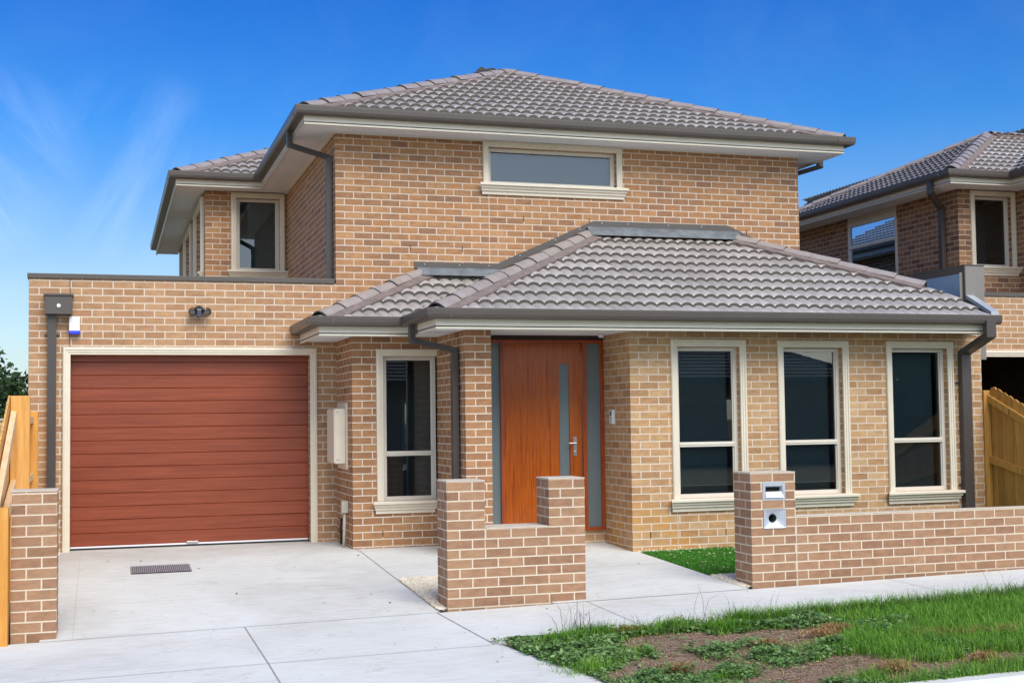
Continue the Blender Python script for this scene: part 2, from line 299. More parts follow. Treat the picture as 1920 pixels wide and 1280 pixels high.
# ------------------------------------------------------------------ mesh helpers
ORG = {}
def rootorg(o):
    while o.parent: o = o.parent
    return ORG.get(o.name, Vector((0, 0, 0)))
def empty(name, loc, label, cat, group=None):
    o = bpy.data.objects.new(name, None); COL.objects.link(o); o.location = loc; ORG[o.name] = Vector(loc)
    o['label'] = label; o['category'] = cat; o.empty_display_size = .2
    if group: o['group'] = group
    return o
def tag(o, label, cat, group=None, kind=None):
    if label: o['label'] = label
    if cat: o['category'] = cat
    if group: o['group'] = group
    if kind: o['kind'] = kind
    return o
class MB:
    def __init__(s): s.v = []; s.f = []; s.uv = []; s.mi = []
    def poly(s, pts, uv=None, mi=0):
        i = len(s.v); s.v += [tuple(p) for p in pts]; s.f.append(tuple(range(i, i+len(pts))))
        if uv is None:
            a, b, c = [Vector(p) for p in pts[:3]]; n = (b-a).cross(c-b); ax = max(range(3), key=lambda k: abs(n[k]))
            uv = [((p[1], p[2]) if ax == 0 else (p[0], p[2]) if ax == 1 else (p[0], p[1])) for p in pts]
        s.uv += list(uv); s.mi.append(mi)
    def box(s, x0, x1, y0, y1, z0, z1, mi=0, skip=''):
        P = lambda x, y, z: (x, y, z)
        if '-x' not in skip: s.poly([P(x0, y1, z0), P(x0, y0, z0), P(x0, y0, z1), P(x0, y1, z1)], mi=mi)
        if '+x' not in skip: s.poly([P(x1, y0, z0), P(x1, y1, z0), P(x1, y1, z1), P(x1, y0, z1)], mi=mi)
        if '-y' not in skip: s.poly([P(x0, y0, z0), P(x1, y0, z0), P(x1, y0, z1), P(x0, y0, z1)], mi=mi)
        if '+y' not in skip: s.poly([P(x1, y1, z0), P(x0, y1, z0), P(x0, y1, z1), P(x1, y1, z1)], mi=mi)
        if '-z' not in skip: s.poly([P(x0, y1, z0), P(x1, y1, z0), P(x1, y0, z0), P(x0, y0, z0)], mi=mi)
        if '+z' not in skip: s.poly([P(x0, y0, z1), P(x1, y0, z1), P(x1, y1, z1), P(x0, y1, z1)], mi=mi)
        return s
    def obox(s, c, ax, ay, az, mi=0):
        c = Vector(c); ax, ay, az = Vector(ax), Vector(ay), Vector(az)
        q = lambda a, b, d: c+ax*a+ay*b+az*d
        for f in ([(-1, -1, -1), (1, -1, -1), (1, -1, 1), (-1, -1, 1)], [(1, 1, -1), (-1, 1, -1), (-1, 1, 1), (1, 1, 1)], [(-1, 1, -1), (-1, -1, -1), (-1, -1, 1), (-1, 1, 1)],
                  [(1, -1, -1), (1, 1, -1), (1, 1, 1), (1, -1, 1)], [(-1, -1, 1), (1, -1, 1), (1, 1, 1), (-1, 1, 1)], [(-1, 1, -1), (1, 1, -1), (1, -1, -1), (-1, -1, -1)]):
            s.poly([q(*k) for k in f], mi=mi)
        return s
    def tube(s, path, rad, seg=10, mi=0, caps=True):
        path = [Vector(p) for p in path]; rings = []
        rad = rad if isinstance(rad, (list, tuple)) else [rad]*len(path)
        for i, p in enumerate(path):
            d = (path[min(i+1, len(path)-1)]-path[max(i-1, 0)]).normalized()
            up = Vector((0, 0, 1)) if abs(d.z) < .9 else Vector((1, 0, 0))
            a = d.cross(up).normalized(); b = a.cross(d)
            rings.append([p+(a*math.cos(2*math.pi*k/seg)+b*math.sin(2*math.pi*k/seg))*rad[i] for k in range(seg)])
        for i in range(len(rings)-1):
            for k in range(seg):
                s.poly([rings[i][k], rings[i][(k+1) % seg], rings[i+1][(k+1) % seg], rings[i+1][k]], mi=mi)
        if caps: s.poly(rings[0][::-1], mi=mi); s.poly(rings[-1], mi=mi)
        return s
    def rtube(s, path, w, d, wd, mi=0):
        """rectangular pipe, wd = fixed width direction"""
        path = [Vector(p) for p in path]; wd = Vector(wd).normalized(); rings = []
        for i, p in enumerate(path):
            d0 = (p-path[i-1]).normalized() if i > 0 else None; d1 = (path[i+1]-p).normalized() if i < len(path)-1 else None
            t = (d0+d1).normalized() if d0 and d1 else (d0 or d1)
            n = wd.cross(t).normalized(); k = 1/max(.35, t.dot(d0 or d1))
            rings.append([p+wd*(w/2*a)+n*(d/2*b*k) for a, b in ((-1, -1), (1, -1), (1, 1), (-1, 1))])
        for i in range(len(rings)-1):
            for k in range(4): s.poly([rings[i][k], rings[i][(k+1) % 4], rings[i+1][(k+1) % 4], rings[i+1][k]], mi=mi)
        s.poly(rings[0][::-1], mi=mi); s.poly(rings[-1], mi=mi)
        return s
    def build(s, name, mats, parent=None, smooth=False, label=None, bevel=0, org=None):
        if parent and 1 < len(s.f) <= 500:           # far-apart pieces become objects of their own
            k = len(s.f); lo = np.array([np.min([s.v[i] for i in f], axis=0) for f in s.f]); hi = np.array([np.max([s.v[i] for i in f], axis=0) for f in s.f]); size = (hi-lo).max(axis=1)
            gap = np.maximum(0, np.maximum(lo[:, None]-hi[None], lo[None]-hi[:, None])); near = np.sqrt((gap**2).sum(2)) <= np.maximum(.019, .49*np.maximum(size[:, None], size[None]))
            lab = -np.ones(k, int); c = 0
            for i in range(k):
                if lab[i] < 0:
                    st = [i]; lab[i] = c
                    while st:
                        for b in np.nonzero(near[st.pop()] & (lab < 0))[0]: lab[b] = c; st.append(b)
                    c += 1
            if c > 1:
                first = None; st0 = np.cumsum([0]+[len(f) for f in s.f])
                for q_ in range(c):
                    m2 = MB()
                    for fi in np.nonzero(lab == q_)[0]: m2.poly([s.v[i] for i in s.f[fi]], s.uv[st0[fi]:st0[fi+1]], s.mi[fi])
                    o = m2._build(name, mats, parent, smooth, label, bevel, org); first = first or o
                return first
        return s._build(name, mats, parent, smooth, label, bevel, org)
    def _build(s, name, mats, parent=None, smooth=False, label=None, bevel=0, org=None):
        me = bpy.data.meshes.new(name)
        o0 = rootorg(parent) if parent else (Vector(org) if org is not None else Vector((0, 0, 0)))
        me.from_pydata([(a-o0.x, b-o0.y, c-o0.z) for a, b, c in s.v], [], s.f)
        ul = me.uv_layers.new(name='UVMap'); ul.data.foreach_set('uv', np.array(s.uv, dtype=np.float32).ravel())
        for m in (mats if isinstance(mats, (list, tuple)) else [mats]): me.materials.append(m)
        me.polygons.foreach_set('material_index', s.mi)
        if smooth: me.polygons.foreach_set('use_smooth', [True]*len(s.f))
        o = bpy.data.objects.new(name, me); COL.objects.link(o)
        if parent: o.parent = parent
        else: o.location = o0
        if smooth or bevel:
            bm = bmesh.new(); bm.from_mesh(me); bmesh.ops.remove_doubles(bm, verts=bm.verts, dist=1e-5)
            if bevel: bmesh.ops.bevel(bm, geom=[e for e in bm.edges if len(e.link_faces) == 2 and e.calc_face_angle(0) > .6], offset=bevel, segments=2, affect='EDGES', profile=.6, clamp_overlap=True)
            bm.to_mesh(me); bm.free()
        if label: o['label'] = label
        return o
def np_mesh(name, V, F4, mats, mi=None, parent=None, org=(0, 0, 0)):
    me = bpy.data.meshes.new(name); V = np.asarray(V, dtype=np.float64)-np.array(org); k = F4.shape[1]
    me.vertices.add(len(V)); me.vertices.foreach_set('co', V.ravel().astype(np.float32))
    me.loops.add(F4.size); me.loops.foreach_set('vertex_index', F4.ravel().astype(np.int32))
    me.polygons.add(len(F4)); me.polygons.foreach_set('loop_start', np.arange(0, F4.size, k, dtype=np.int32)); me.polygons.foreach_set('loop_total', np.full(len(F4), k, dtype=np.int32))
    for m in (mats if isinstance(mats, (list, tuple)) else [mats]): me.materials.append(m)
    if mi is not None: me.polygons.foreach_set('material_index', np.asarray(mi, dtype=np.int32))
    me.update(); me.validate()
    o = bpy.data.objects.new(name, me); COL.objects.link(o)
    if parent: o.parent = parent
    else: o.location = org
    return o

class Fr:
    """wall frame: P(a, z, d): a along the wall, z up, d outward"""
    def __init__(s, O, A, Nn): s.O = Vector(O); s.A = Vector(A); s.N = Vector(Nn)
    def P(s, a, z, d=0): return s.O+s.A*a+s.N*d+Vector((0, 0, z))
def wall(mb, fr, a0, a1, z0, z1, ops=(), rev=.11, uo=0.0, mi=0):
    As = sorted({a0, a1, *[o[0] for o in ops], *[o[1] for o in ops]}); Zs = sorted({z0, z1, *[o[2] for o in ops], *[o[3] for o in ops]})
    for i in range(len(As)-1):
        for j in range(len(Zs)-1):
            A0, A1, Z0, Z1 = As[i], As[i+1], Zs[j], Zs[j+1]; ca, cz = (A0+A1)/2, (Z0+Z1)/2
            if any(o[0] < ca < o[1] and o[2] < cz < o[3] for o in ops): continue
            mb.poly([fr.P(A0, Z0), fr.P(A1, Z0), fr.P(A1, Z1), fr.P(A0, Z1)], [(A0-uo, Z0), (A1-uo, Z0), (A1-uo, Z1), (A0-uo, Z1)], mi)
    for b0, b1, y0, y1 in ops:
        mb.poly([fr.P(b0, y0), fr.P(b0, y1), fr.P(b0, y1, -rev), fr.P(b0, y0, -rev)], [(0, y0), (0, y1), (rev, y1), (rev, y0)], mi)
        mb.poly([fr.P(b1, y0, -rev), fr.P(b1, y1, -rev), fr.P(b1, y1), fr.P(b1, y0)], [(rev, y0), (rev, y1), (0, y1), (0, y0)], mi)
        mb.poly([fr.P(b0, y1), fr.P(b1, y1), fr.P(b1, y1, -rev), fr.P(b0, y1, -rev)], [(b0, 0), (b1, 0), (b1, rev), (b0, rev)], mi)
        mb.poly([fr.P(b0, y0, -rev), fr.P(b1, y0, -rev), fr.P(b1, y0), fr.P(b0, y0)], [(b0, rev), (b1, rev), (b1, 0), (b0, 0)], mi)
def fbox(mb, fr, a0, a1, z0, z1, d0, d1, mi=0):
    c = fr.P((a0+a1)/2, (z0+z1)/2, (d0+d1)/2); mb.obox(c, fr.A*((a1-a0)/2), fr.N*((d1-d0)/2), Vector((0, 0, (z1-z0)/2)), mi)
def miter_sweep(mb, pts, prof, mapf, mi=0, caps=True):
    """pts 2D path; prof list (off to the left of travel, depth); mapf(x, y, depth)"""
    n = len(pts); dirs = [((pts[i+1][0]-pts[i][0]), (pts[i+1][1]-pts[i][1])) for i in range(n-1)]
    dirs = [(a/math.hypot(a, b), b/math.hypot(a, b)) for a, b in dirs]; rings = []
    for i in range(n):
        d0 = dirs[max(i-1, 0)]; d1 = dirs[min(i, n-2)]
        n0 = (-d0[1], d0[0]); n1 = (-d1[1], d1[0]); m = (n0[0]+n1[0], n0[1]+n1[1]); l = m[0]*n0[0]+m[1]*n0[1]
        m = (m[0]/l, m[1]/l)
        rings.append([mapf(pts[i][0]+m[0]*o, pts[i][1]+m[1]*o, d) for o, d in prof])
    k = len(prof)
    for i in range(n-1):
        for j in range(k):
            a, b = j, (j+1) % k; mb.poly([rings[i][a], rings[i][b], rings[i+1][b], rings[i+1][a]], mi=mi)
    if caps: mb.poly(rings[0][::-1], mi=mi); mb.poly(rings[-1], mi=mi)

def window(parent, fr, a0, a1, zb, zt, tw=.085, rec=.10, transom=None, sill=True, trim='LTR', fw=.045, room=1.2, blind=None, proud=1.0, sill_h=.15, headdrop=0, sill_over=.06, transom_v=None, name='window', glass=None):
    f = MB(); fd0, fd1 = -rec-.03, -rec+.025
    fbox(f, fr, a0, a0+fw, zb, zt, fd0, fd1); fbox(f, fr, a1-fw, a1, zb, zt, fd0, fd1)
    fbox(f, fr, a0+fw, a1-fw, zt-fw-headdrop, zt, fd0, fd1-.002); fbox(f, fr, a0+fw, a1-fw, zb, zb+fw, fd0, fd1-.002)
    # inner bead
    b = .012
    fbox(f, fr, a0+fw, a0+fw+b, zb+fw, zt-fw-headdrop, fd0+.01, fd1-.02); fbox(f, fr, a1-fw-b, a1-fw, zb+fw, zt-fw-headdrop, fd0+.01, fd1-.02)
    win = f.build(name, ALU, parent)
    if transom:
        tm = MB(); fbox(tm, fr, a0+fw, a1-fw, transom-.028, transom+.028, fd0, fd1+.003); fbox(tm, fr, a0+fw, a1-fw, transom-.005, transom+.005, fd1+.003, fd1+.010); tm.build('transom', ALU, win)
        spans = [(zb+fw, transom-.028), (transom+.028, zt-fw-headdrop)]
    else: spans = [(zb+fw, zt-fw-headdrop)]
    for z0, z1 in spans:
        g = MB(); d = -rec-.008; g.poly([fr.P(a0+fw, z0, d), fr.P(a1-fw, z0, d), fr.P(a1-fw, z1, d), fr.P(a0+fw, z1, d)]); g.build('pane', glass or GLASS, win)
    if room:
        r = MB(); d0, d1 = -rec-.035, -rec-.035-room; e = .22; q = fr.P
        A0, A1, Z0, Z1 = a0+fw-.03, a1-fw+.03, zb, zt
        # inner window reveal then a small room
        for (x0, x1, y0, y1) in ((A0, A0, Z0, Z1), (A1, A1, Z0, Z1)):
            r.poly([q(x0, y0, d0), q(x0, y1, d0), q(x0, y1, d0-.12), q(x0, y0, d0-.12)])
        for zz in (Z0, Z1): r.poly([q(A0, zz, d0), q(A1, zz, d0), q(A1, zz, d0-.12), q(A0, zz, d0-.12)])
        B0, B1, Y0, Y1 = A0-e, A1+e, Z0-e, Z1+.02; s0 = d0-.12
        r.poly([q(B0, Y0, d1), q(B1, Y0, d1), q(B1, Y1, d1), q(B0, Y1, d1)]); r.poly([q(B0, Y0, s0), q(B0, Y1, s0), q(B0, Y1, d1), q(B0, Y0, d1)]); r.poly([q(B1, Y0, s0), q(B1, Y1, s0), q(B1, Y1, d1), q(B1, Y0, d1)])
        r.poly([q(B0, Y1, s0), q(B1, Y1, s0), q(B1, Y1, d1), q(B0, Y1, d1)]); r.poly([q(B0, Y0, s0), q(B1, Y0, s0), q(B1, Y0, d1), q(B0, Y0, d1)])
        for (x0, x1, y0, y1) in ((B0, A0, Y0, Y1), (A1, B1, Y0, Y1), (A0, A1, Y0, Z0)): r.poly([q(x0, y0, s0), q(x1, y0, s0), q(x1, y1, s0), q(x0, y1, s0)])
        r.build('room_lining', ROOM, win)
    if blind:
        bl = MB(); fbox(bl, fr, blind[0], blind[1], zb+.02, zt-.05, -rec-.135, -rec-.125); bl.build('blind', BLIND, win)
    prof = [(0, 0), (0, .020*proud), (.008, .030*proud), (tw*.34, .034*proud), (tw*.38, .024*proud), (tw*.66, .024*proud), (tw*.70, .016*proud), (tw-.004, .016*proud), (tw, 0)]
    prof = [(tw-o, d) for o, d in prof]
    path = []
    if 'L' in trim: path.append((a0, zb))
    path += [(a0, zt), (a1, zt)]
    if 'R' in trim: path.append((a1, zb))
    t = MB(); miter_sweep(t, path, prof, lambda x, y, d: fr.P(x, y, d+.001)); t.build('trim', TRIM, win)
    if sill:
        s = MB(); L0 = a0-(tw+sill_over if 'L' in trim else 0); L1 = a1+(tw+sill_over if 'R' in trim else 0)
        pr = [(0, 0), (.098, -.004), (.102, -.012), (.102, -.036), (.074, -.044), (.072, -.070), (.052, -.076), (.050, -.104), (.030, -.110), (.026, -sill_h), (0, -sill_h)]
        rings = []
        for side, aa in ((0, L0), (1, L1)):
            rings.append([fr.P(aa+(.102-d)*(1 if side == 0 else -1)*.55, zb+z, d) for d, z in pr])
        k = len(pr)
        for j in range(k): s.poly([rings[0][j], rings[0][(j+1) % k], rings[1][(j+1) % k], rings[1][j]])
        s.poly(rings[0][::-1]); s.poly(rings[1])
        s.build('sill', TRIM, win)
    return win

TANP = .449
G_TILE = .323
def tile_slope(parent, e0, udir, up, ulen, slen, z0, clips, name='tiled_slope', phase=0.0):
    """e0 eave start (x,y); udir unit along the eave; up unit uphill in plan; slen = plan run"""
    e0 = Vector((e0[0], e0[1], 0)); ud = Vector((*udir, 0)); uv = Vector((*up, 0)); P = .1516; seg = 8; run = G_TILE*math.cos(math.atan(TANP))
    nu = int(math.ceil(ulen/P*seg))+1; us = np.arange(nu)*(P/seg); nrow = int(math.ceil(slen/run))
    A = .031
    ph = (us/P) % 1.0; wave = A*np.abs(np.sin(np.pi*ph))**.75
    bm = bmesh.new(); uvl = bm.loops.layers.uv.new('UVMap')
    for i in range(nrow):
        s0 = i*run+rng.uniform(-.006, .006); s1 = (i+1)*run+.05
        off0, off1 = .050, .008; grid = []
        for (s, off) in ((s0, off0-.032), (s0, off0), (s0+(s1-s0)*.5, (off0+off1)/2), (s1, off1)):
            pts = e0[None] if False else None
            row = []
            for k in range(nu):
                p = e0+ud*us[k]+uv*s; row.append(bm.verts.new((p.x, p.y, z0+s*TANP+off+wave[k])))
            grid.append(row)
        for a in range(3):
            for k in range(nu-1):
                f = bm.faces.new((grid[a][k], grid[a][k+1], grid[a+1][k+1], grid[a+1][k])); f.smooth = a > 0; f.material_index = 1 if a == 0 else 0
                for lp, (uu, vv) in zip(f.loops, ((us[k], i+.1), (us[k+1], i+.1), (us[k+1], i+.9), (us[k], i+.9))): lp[uvl].uv = (uu+phase+(i*37 % 11)*.3032, vv)
    for co, no in clips:
        bmesh.ops.bisect_plane(bm, geom=bm.verts[:]+bm.edges[:]+bm.faces[:], dist=1e-5, plane_co=(co[0], co[1], 0), plane_no=(no[0], no[1], 0), clear_outer=True)
    o0 = rootorg(parent); bmesh.ops.translate(bm, verts=bm.verts[:], vec=-o0)
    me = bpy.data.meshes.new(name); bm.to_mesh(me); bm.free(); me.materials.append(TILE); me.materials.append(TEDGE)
    o = bpy.data.objects.new(name, me); COL.objects.link(o); o.parent = parent
    return o
def hip_caps(parent, p0, p1, caplen=.385, wdt=.112, bed=.20, slope=.24):
    p0, p1 = Vector(p0), Vector(p1); d = (p1-p0); p0 = p0+d.normalized()*.10; d = (p1-p0); Lh = d.length; d.normalize()
    lat = Vector((d.y, -d.x, 0)).normalized(); up = lat.cross(d).normalized()
    if up.z < 0: up = -up
    mb = MB(); n = int(Lh/caplen)+1
    prof = [(-1, -.46), (-.96, -.34), (-.5, .02), (-.14, .17), (.14, .17), (.5, .02), (.96, -.34), (1, -.46)]
    for i in range(n):
        t0 = i*caplen-.012; t1 = min((i+1)*caplen+.02, Lh); 
        if t0 > Lh-.05: break
        j = rng.uniform(-.006, .006, 3); r0, r1 = [], []
        for a, b in prof:
            r0.append(p0+d*t0+lat*(a*wdt*1.05+j[0])+up*(b*wdt+.078+j[1])); r1.append(p0+d*t1+lat*(a*wdt*.95+j[0])+up*(b*wdt*.96+.064+j[1]))
        for k in range(len(prof)-1): mb.poly([r0[k], r0[k+1], r1[k+1], r1[k]], mi=0)
        r2 = [q-up*.018 for q in r0]
        for k in range(len(prof)-1): mb.poly([r2[k], r2[k+1], r0[k+1], r0[k]], mi=1)
    mb.build('ridge_cap_row', [CAP, TEDGE], parent)
    b = MB(); q = [(-bed, -bed*slope*1.35+.040), (-.06, .045), (.06, .045), (bed, -bed*slope*1.35+.040), (bed*.9, -bed*slope*1.35-.01), (-bed*.9, -bed*slope*1.35-.01)]
    m = max(2, int(Lh/.09)); prev = None
    for i in range(m+1):
        t = Lh*i/m; jit = rng.uniform(-.012, .012, 2)
        ring = [p0+d*t+lat*(a+(jit[0] if k == 0 else jit[1] if k == 3 else 0))+Vector((0, 0, 1))*c for k, (a, c) in enumerate(q)]
        if prev:
            for k in range(6): b.poly([prev[k], prev[(k+1) % 6], ring[(k+1) % 6], ring[k]])
        else: b.poly(ring[::-1])
        prev = ring
    b.poly(prev); b.build('mortar_bedding', BED, parent)
# eave pieces: path runs so that the outside lies to the LEFT of travel
GUT = [(.0, -.112), (.088, -.112), (.106, -.102), (.118, -.07), (.122, -.02), (.122, .0), (.110, .0), (.106, -.012), (.106, -.10), (.012, -.10), (.012, -.02), (0, -.02)]
def eaves(parent, path, soff_in, zs, gut_z=.195, fh=.145, closed_soffit=None, gut_mat=None, ends=True):
    """path = fascia outer line in plan; zs = soffit level"""
    g = MB(); miter_sweep(g, path, GUT, lambda x, y, d: Vector((x, y, zs+gut_z+d))); g.build('gutter', gut_mat or GREY, parent)
    f = MB(); fp = [(0, -.022), (0, .052), (-.006, .055), (-.006, .060), (0, .063), (0, fh), (-.03, fh), (-.03, -.022)]
    miter_sweep(f, path, fp, lambda x, y, d: Vector((x, y, zs+d))); f.build('fascia', FASC, parent)
def soffit(parent, polys, zs, th=.012, name='soffit'):
    m = MB()
    for x0, x1, y0, y1 in polys: m.box(x0, x1, y0, y1, zs, zs+th)
    m.build(name, SOFF, parent)

# ------------------------------------------------------------------ ground
def zf(X): return -.217+.0155*(X+3.5)
def gz(X, Y):
    X = min(max(X, -12), 14)
    if Y < -9.10: return zf(X)-.02*3.93-.10
    if Y < -5.02: return zf(X)-.02*(-5.02-Y)
    t = min((Y+5.02)/3.6, 1); return zf(X)*(1-t)+.012*t
def sheet(name, poly_fn, x0, x1, y0, y1, off, mat, nx=24, ny=24, label=None, kind='structure', thick=0):
    """grid draped on gz over x in [x0,x1], y in [y0,y1]; poly_fn optional keep test"""
    m = MB(); xs = np.linspace(x0, x1, nx+1); ys = sorted(set(list(np.linspace(y0, y1, ny+1))+[v for v in (-5.02, -1.42, -9.099) if y0 < v < y1]))
    P = lambda x, y: (x, y, gz(x, y)+off)
    for i in range(nx):
        for j in range(len(ys)-1):
            if poly_fn and not poly_fn((xs[i]+xs[i+1])/2, (ys[j]+ys[j+1])/2): continue
            m.poly([P(xs[i], ys[j]), P(xs[i+1], ys[j]), P(xs[i+1], ys[j+1]), P(xs[i], ys[j+1])])
    if thick:
        for (a, b) in (((x0, y0), (x1, y0)), ((x1, y0), (x1, y1)), ((x1, y1), (x0, y1)), ((x0, y1), (x0, y0))):
            n = 10
            for k in range(n):
                p = [a[0]+(b[0]-a[0])*k/n, a[1]+(b[1]-a[1])*k/n]; q = [a[0]+(b[0]-a[0])*(k+1)/n, a[1]+(b[1]-a[1])*(k+1)/n]
                P0, P1 = P(*p), P(*q); m.poly([(P0[0], P0[1], P0[2]-thick), (P1[0], P1[1], P1[2]-thick), P1, P0])
    o = m.build(name, mat); 
    if kind: o['kind'] = kind
    if label: o['label'] = label
    return o
g = MB(); xs = [-400, -60, -12, -8, -4, 0, 4, 8, 11, 14, 60, 400]; ys = [-400, -60, -30, -16, -9.11, -9.09, -7, -5.02, -3.8, -2.6, -1.42, 0, 12, 60, 400]
for i in range(len(xs)-1):
    for j in range(len(ys)-1):
        P = lambda x, y: (x, y, gz(x, y)-.06-(.02 if y < -9.10 else 0)); g.poly([P(xs[i], ys[j]), P(xs[i+1], ys[j]), P(xs[i+1], ys[j+1]), P(xs[i], ys[j+1])])
tag(g.build('ground', EARTH), 'dry earth ground under and around the paving and houses', None, kind='structure')
sheet('footpath', None, -14, 14, -6.68, -5.135, 0, CONC, 56, 3, 'pale concrete footpath running across in front of the low brick walls', thick=.08)
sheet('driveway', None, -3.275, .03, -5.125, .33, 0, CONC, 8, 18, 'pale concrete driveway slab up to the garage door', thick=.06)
vc = MB()
for i in range(8):
    ya, yb = -6.688-i*2.30/8, -6.688-(i+1)*2.30/8; e = lambda y: .12+.20*(-6.688-y)
    for k in range(4):
        xa = lambda y, q: -3.4+(e(y)+3.4)*q/4
        vc.poly([(xa(yb, k), yb, gz(xa(yb, k), yb)), (xa(yb, k+1), yb, gz(xa(yb, k+1), yb)), (xa(ya, k+1), ya, gz(xa(ya, k+1), ya)), (xa(ya, k), ya, gz(xa(ya, k), ya))])
    vc.poly([(e(yb), yb, gz(e(yb), yb)-.08), (e(ya), ya, gz(e(ya), ya)-.08), (e(ya), ya, gz(e(ya), ya)), (e(yb), yb, gz(e(yb), yb))])
tag(vc.build('vehicle_crossing', CONC), 'pale concrete crossover between footpath and kerb', None, kind='structure')
sheet('entry_path', None, 1.10, 3.055, -5.125, -1.40, .002, CONC, 6, 14, 'pale concrete path leading to the front door', thick=.06)
sheet('entry_paving', None, .038, 1.092, -3.30, -1.10, .001, CONC, 4, 8, 'concrete paving under the entry window', thick=.06)
# control joints
def strip(pts, wd, off, mat, mb):
    for a, b in zip(pts[:-1], pts[1:]):
        d = Vector((b[0]-a[0], b[1]-a[1], 0)); n = max(1, int(d.length/.4)); dn = d.normalized(); s = Vector((-dn.y, dn.x, 0))*wd/2
        for k in range(n):
            p = Vector((a[0], a[1], 0))+d*k/n; q = Vector((a[0], a[1], 0))+d*(k+1)/n
            mb.poly([(v.x, v.y, gz(v.x, v.y)+off) for v in (p-s, q-s, q+s, p+s)])
j = MB()
for pts, wd in (([(-3.5, -5.130), (3.05, -5.130)], .007), ([(-1.655, -5.13), (-1.640, -6.68)], .009), ([(-1.640, -6.68), (-1.635, -8.86)], .009), ([(0.0, -5.14), (.07, -6.68)], .008), ([(1.40, -5.14), (1.40, -6.68)], .006),
                ([(4.55, -5.14), (4.60, -6.68)], .006), ([(7.7, -5.14), (7.7, -6.68)], .010), ([(-3.4, -6.684), (.2, -6.684)], .005), ([(-3.05, -.3), (-3.02, -5.1)], .0015), ([(.03, -1.1), (.034, -5.1)], .008), ([(-.75, -3.0), (.03, -3.02)], .004), ([(1.1, -3.32), (3.05, -3.33)], .006)):
    strip(pts, wd, .0045, JOINT, j)
tag(j.build('paving_joint', JOINT), 'thin dark control joints cut across the concrete paving', None, kind='structure')
# kerb and road
k = MB()
for i in range(40):
    x0, x1 = -14+i*.7, -14+(i+1)*.7
    a, b = gz(x0, -8.9), gz(x1, -8.9)
    drop0 = .09 if -3.3 < x0 < .3 else 0
    k.poly([(x0, -9.09, a+.012-drop0), (x1, -9.09, b+.012-drop0), (x1, -8.97, b+.012-drop0*.4), (x0, -8.97, a+.012-drop0*.4)]); k.poly([(x0, -9.12, a-.12), (x1, -9.12, b-.12), (x1, -9.09, b+.012-drop0), (x0, -9.09, a+.012-drop0)])
    k.poly([(x0, -9.50, a-.13), (x1, -9.50, b-.13), (x1, -9.12, b-.12), (x0, -9.12, a-.12)]); k.poly([(x0, -8.97, a+.012-drop0*.4), (x1, -8.97, b+.012-drop0*.4), (x1, -8.97, b-.1), (x0, -8.97, a-.1)])
tag(k.build('kerb', CONC), 'concrete kerb and channel along the street edge', None, kind='structure')
rd = MB(); rd.poly([(-80, -17.5, gz(0, -9)-.055), (80, -17.5, gz(0, -9)-.055), (80, -9.48, gz(0, -9)-.05), (-80, -9.48, gz(0, -9)-.05)])
tag(rd.build('road', ASPH), 'grey asphalt street beyond the kerb', None, kind='structure')
sheet('verge_soil', None, .13, 14, -8.99, -6.685, -.004, SOIL, 40, 10, 'bare brown soil of the grass verge')
sheet('verge_soil', None, -14, -3.42, -8.99, -6.685, -.004, SOIL, 20, 8, 'soil strip beside the crossover')
sheet('garden_soil', None, 3.06, 7.73, -5.0, -2.40, -.012, LAWNB, 20, 12, 'dark green lawn bed behind the low front wall')
sheet('garden_bed', None, .045, 1.095, -5.0, -3.30, -.012, PEB, 6, 8, 'bed of cream pebbles behind the stepped brick pillar')
sheet('side_strip', None, -3.48, -3.28, -4.66, 0, -.012, PEB, 2, 10, 'narrow pebble strip beside the driveway')

# ------------------------------------------------------------------ the house
YB, YD, YW, YR = -2.397, -1.10, 4.65, -1.54
ZS, ZL = 5.193, 2.512
H = empty('brick_house', (0, 0, 0), 'two-storey tan brick house with red-brown garage door and hipped grey tile roofs', 'house')
FA = Fr((0, 0, 0), (1, 0, 0), (0, -1, 0)); FB = Fr((0, YB, 0), (1, 0, 0), (0, -1, 0)); FD = Fr((0, YD, 0), (1, 0, 0), (0, -1, 0)); FW = Fr((0, YW, 0), (1, 0, 0), (0, -1, 0))
W1, W2, W3 = (3.60, 4.405, .565, 2.335), (4.993, 5.795, .565, 2.330), (6.494, 7.294, .565, 2.328)
WD_ = (.372, 1.03, .565, 2.28); WU = (2.035, 3.85, 4.62, 5.105); WW = (-.80, -.12, 3.93, 5.09)
# garage front
m = MB(); wall(m, FA, -3.65, 0, -.3, 3.252, [(-3.18, -.335, -.3, 2.345)], rev=.17, uo=-3.65)
m.box(-3.65, -3.649, 0, 4.65, -.3, 3.252); m.box(-3.65, 0, .001, 4.64, 3.10, 3.12)
m.poly([(-3.65, .23, 3.1), (0, .23, 3.1), (0, .23, 3.3), (-3.65, .23, 3.3)])
gw = m.build('garage_wall', B_GA, H)
m = MB(); m.box(-3.192, -3.184, -.003, .01, 2.44, 3.25); m.build('control_joint', BLACK, gw)
m = MB(); m.box(-3.668, -.02, -.022, .25, 3.252, 3.31); m.box(-3.668, -3.44, .25, 4.6, 3.252, 3.31); m.build('parapet_capping', GREY, H, bevel=.004)
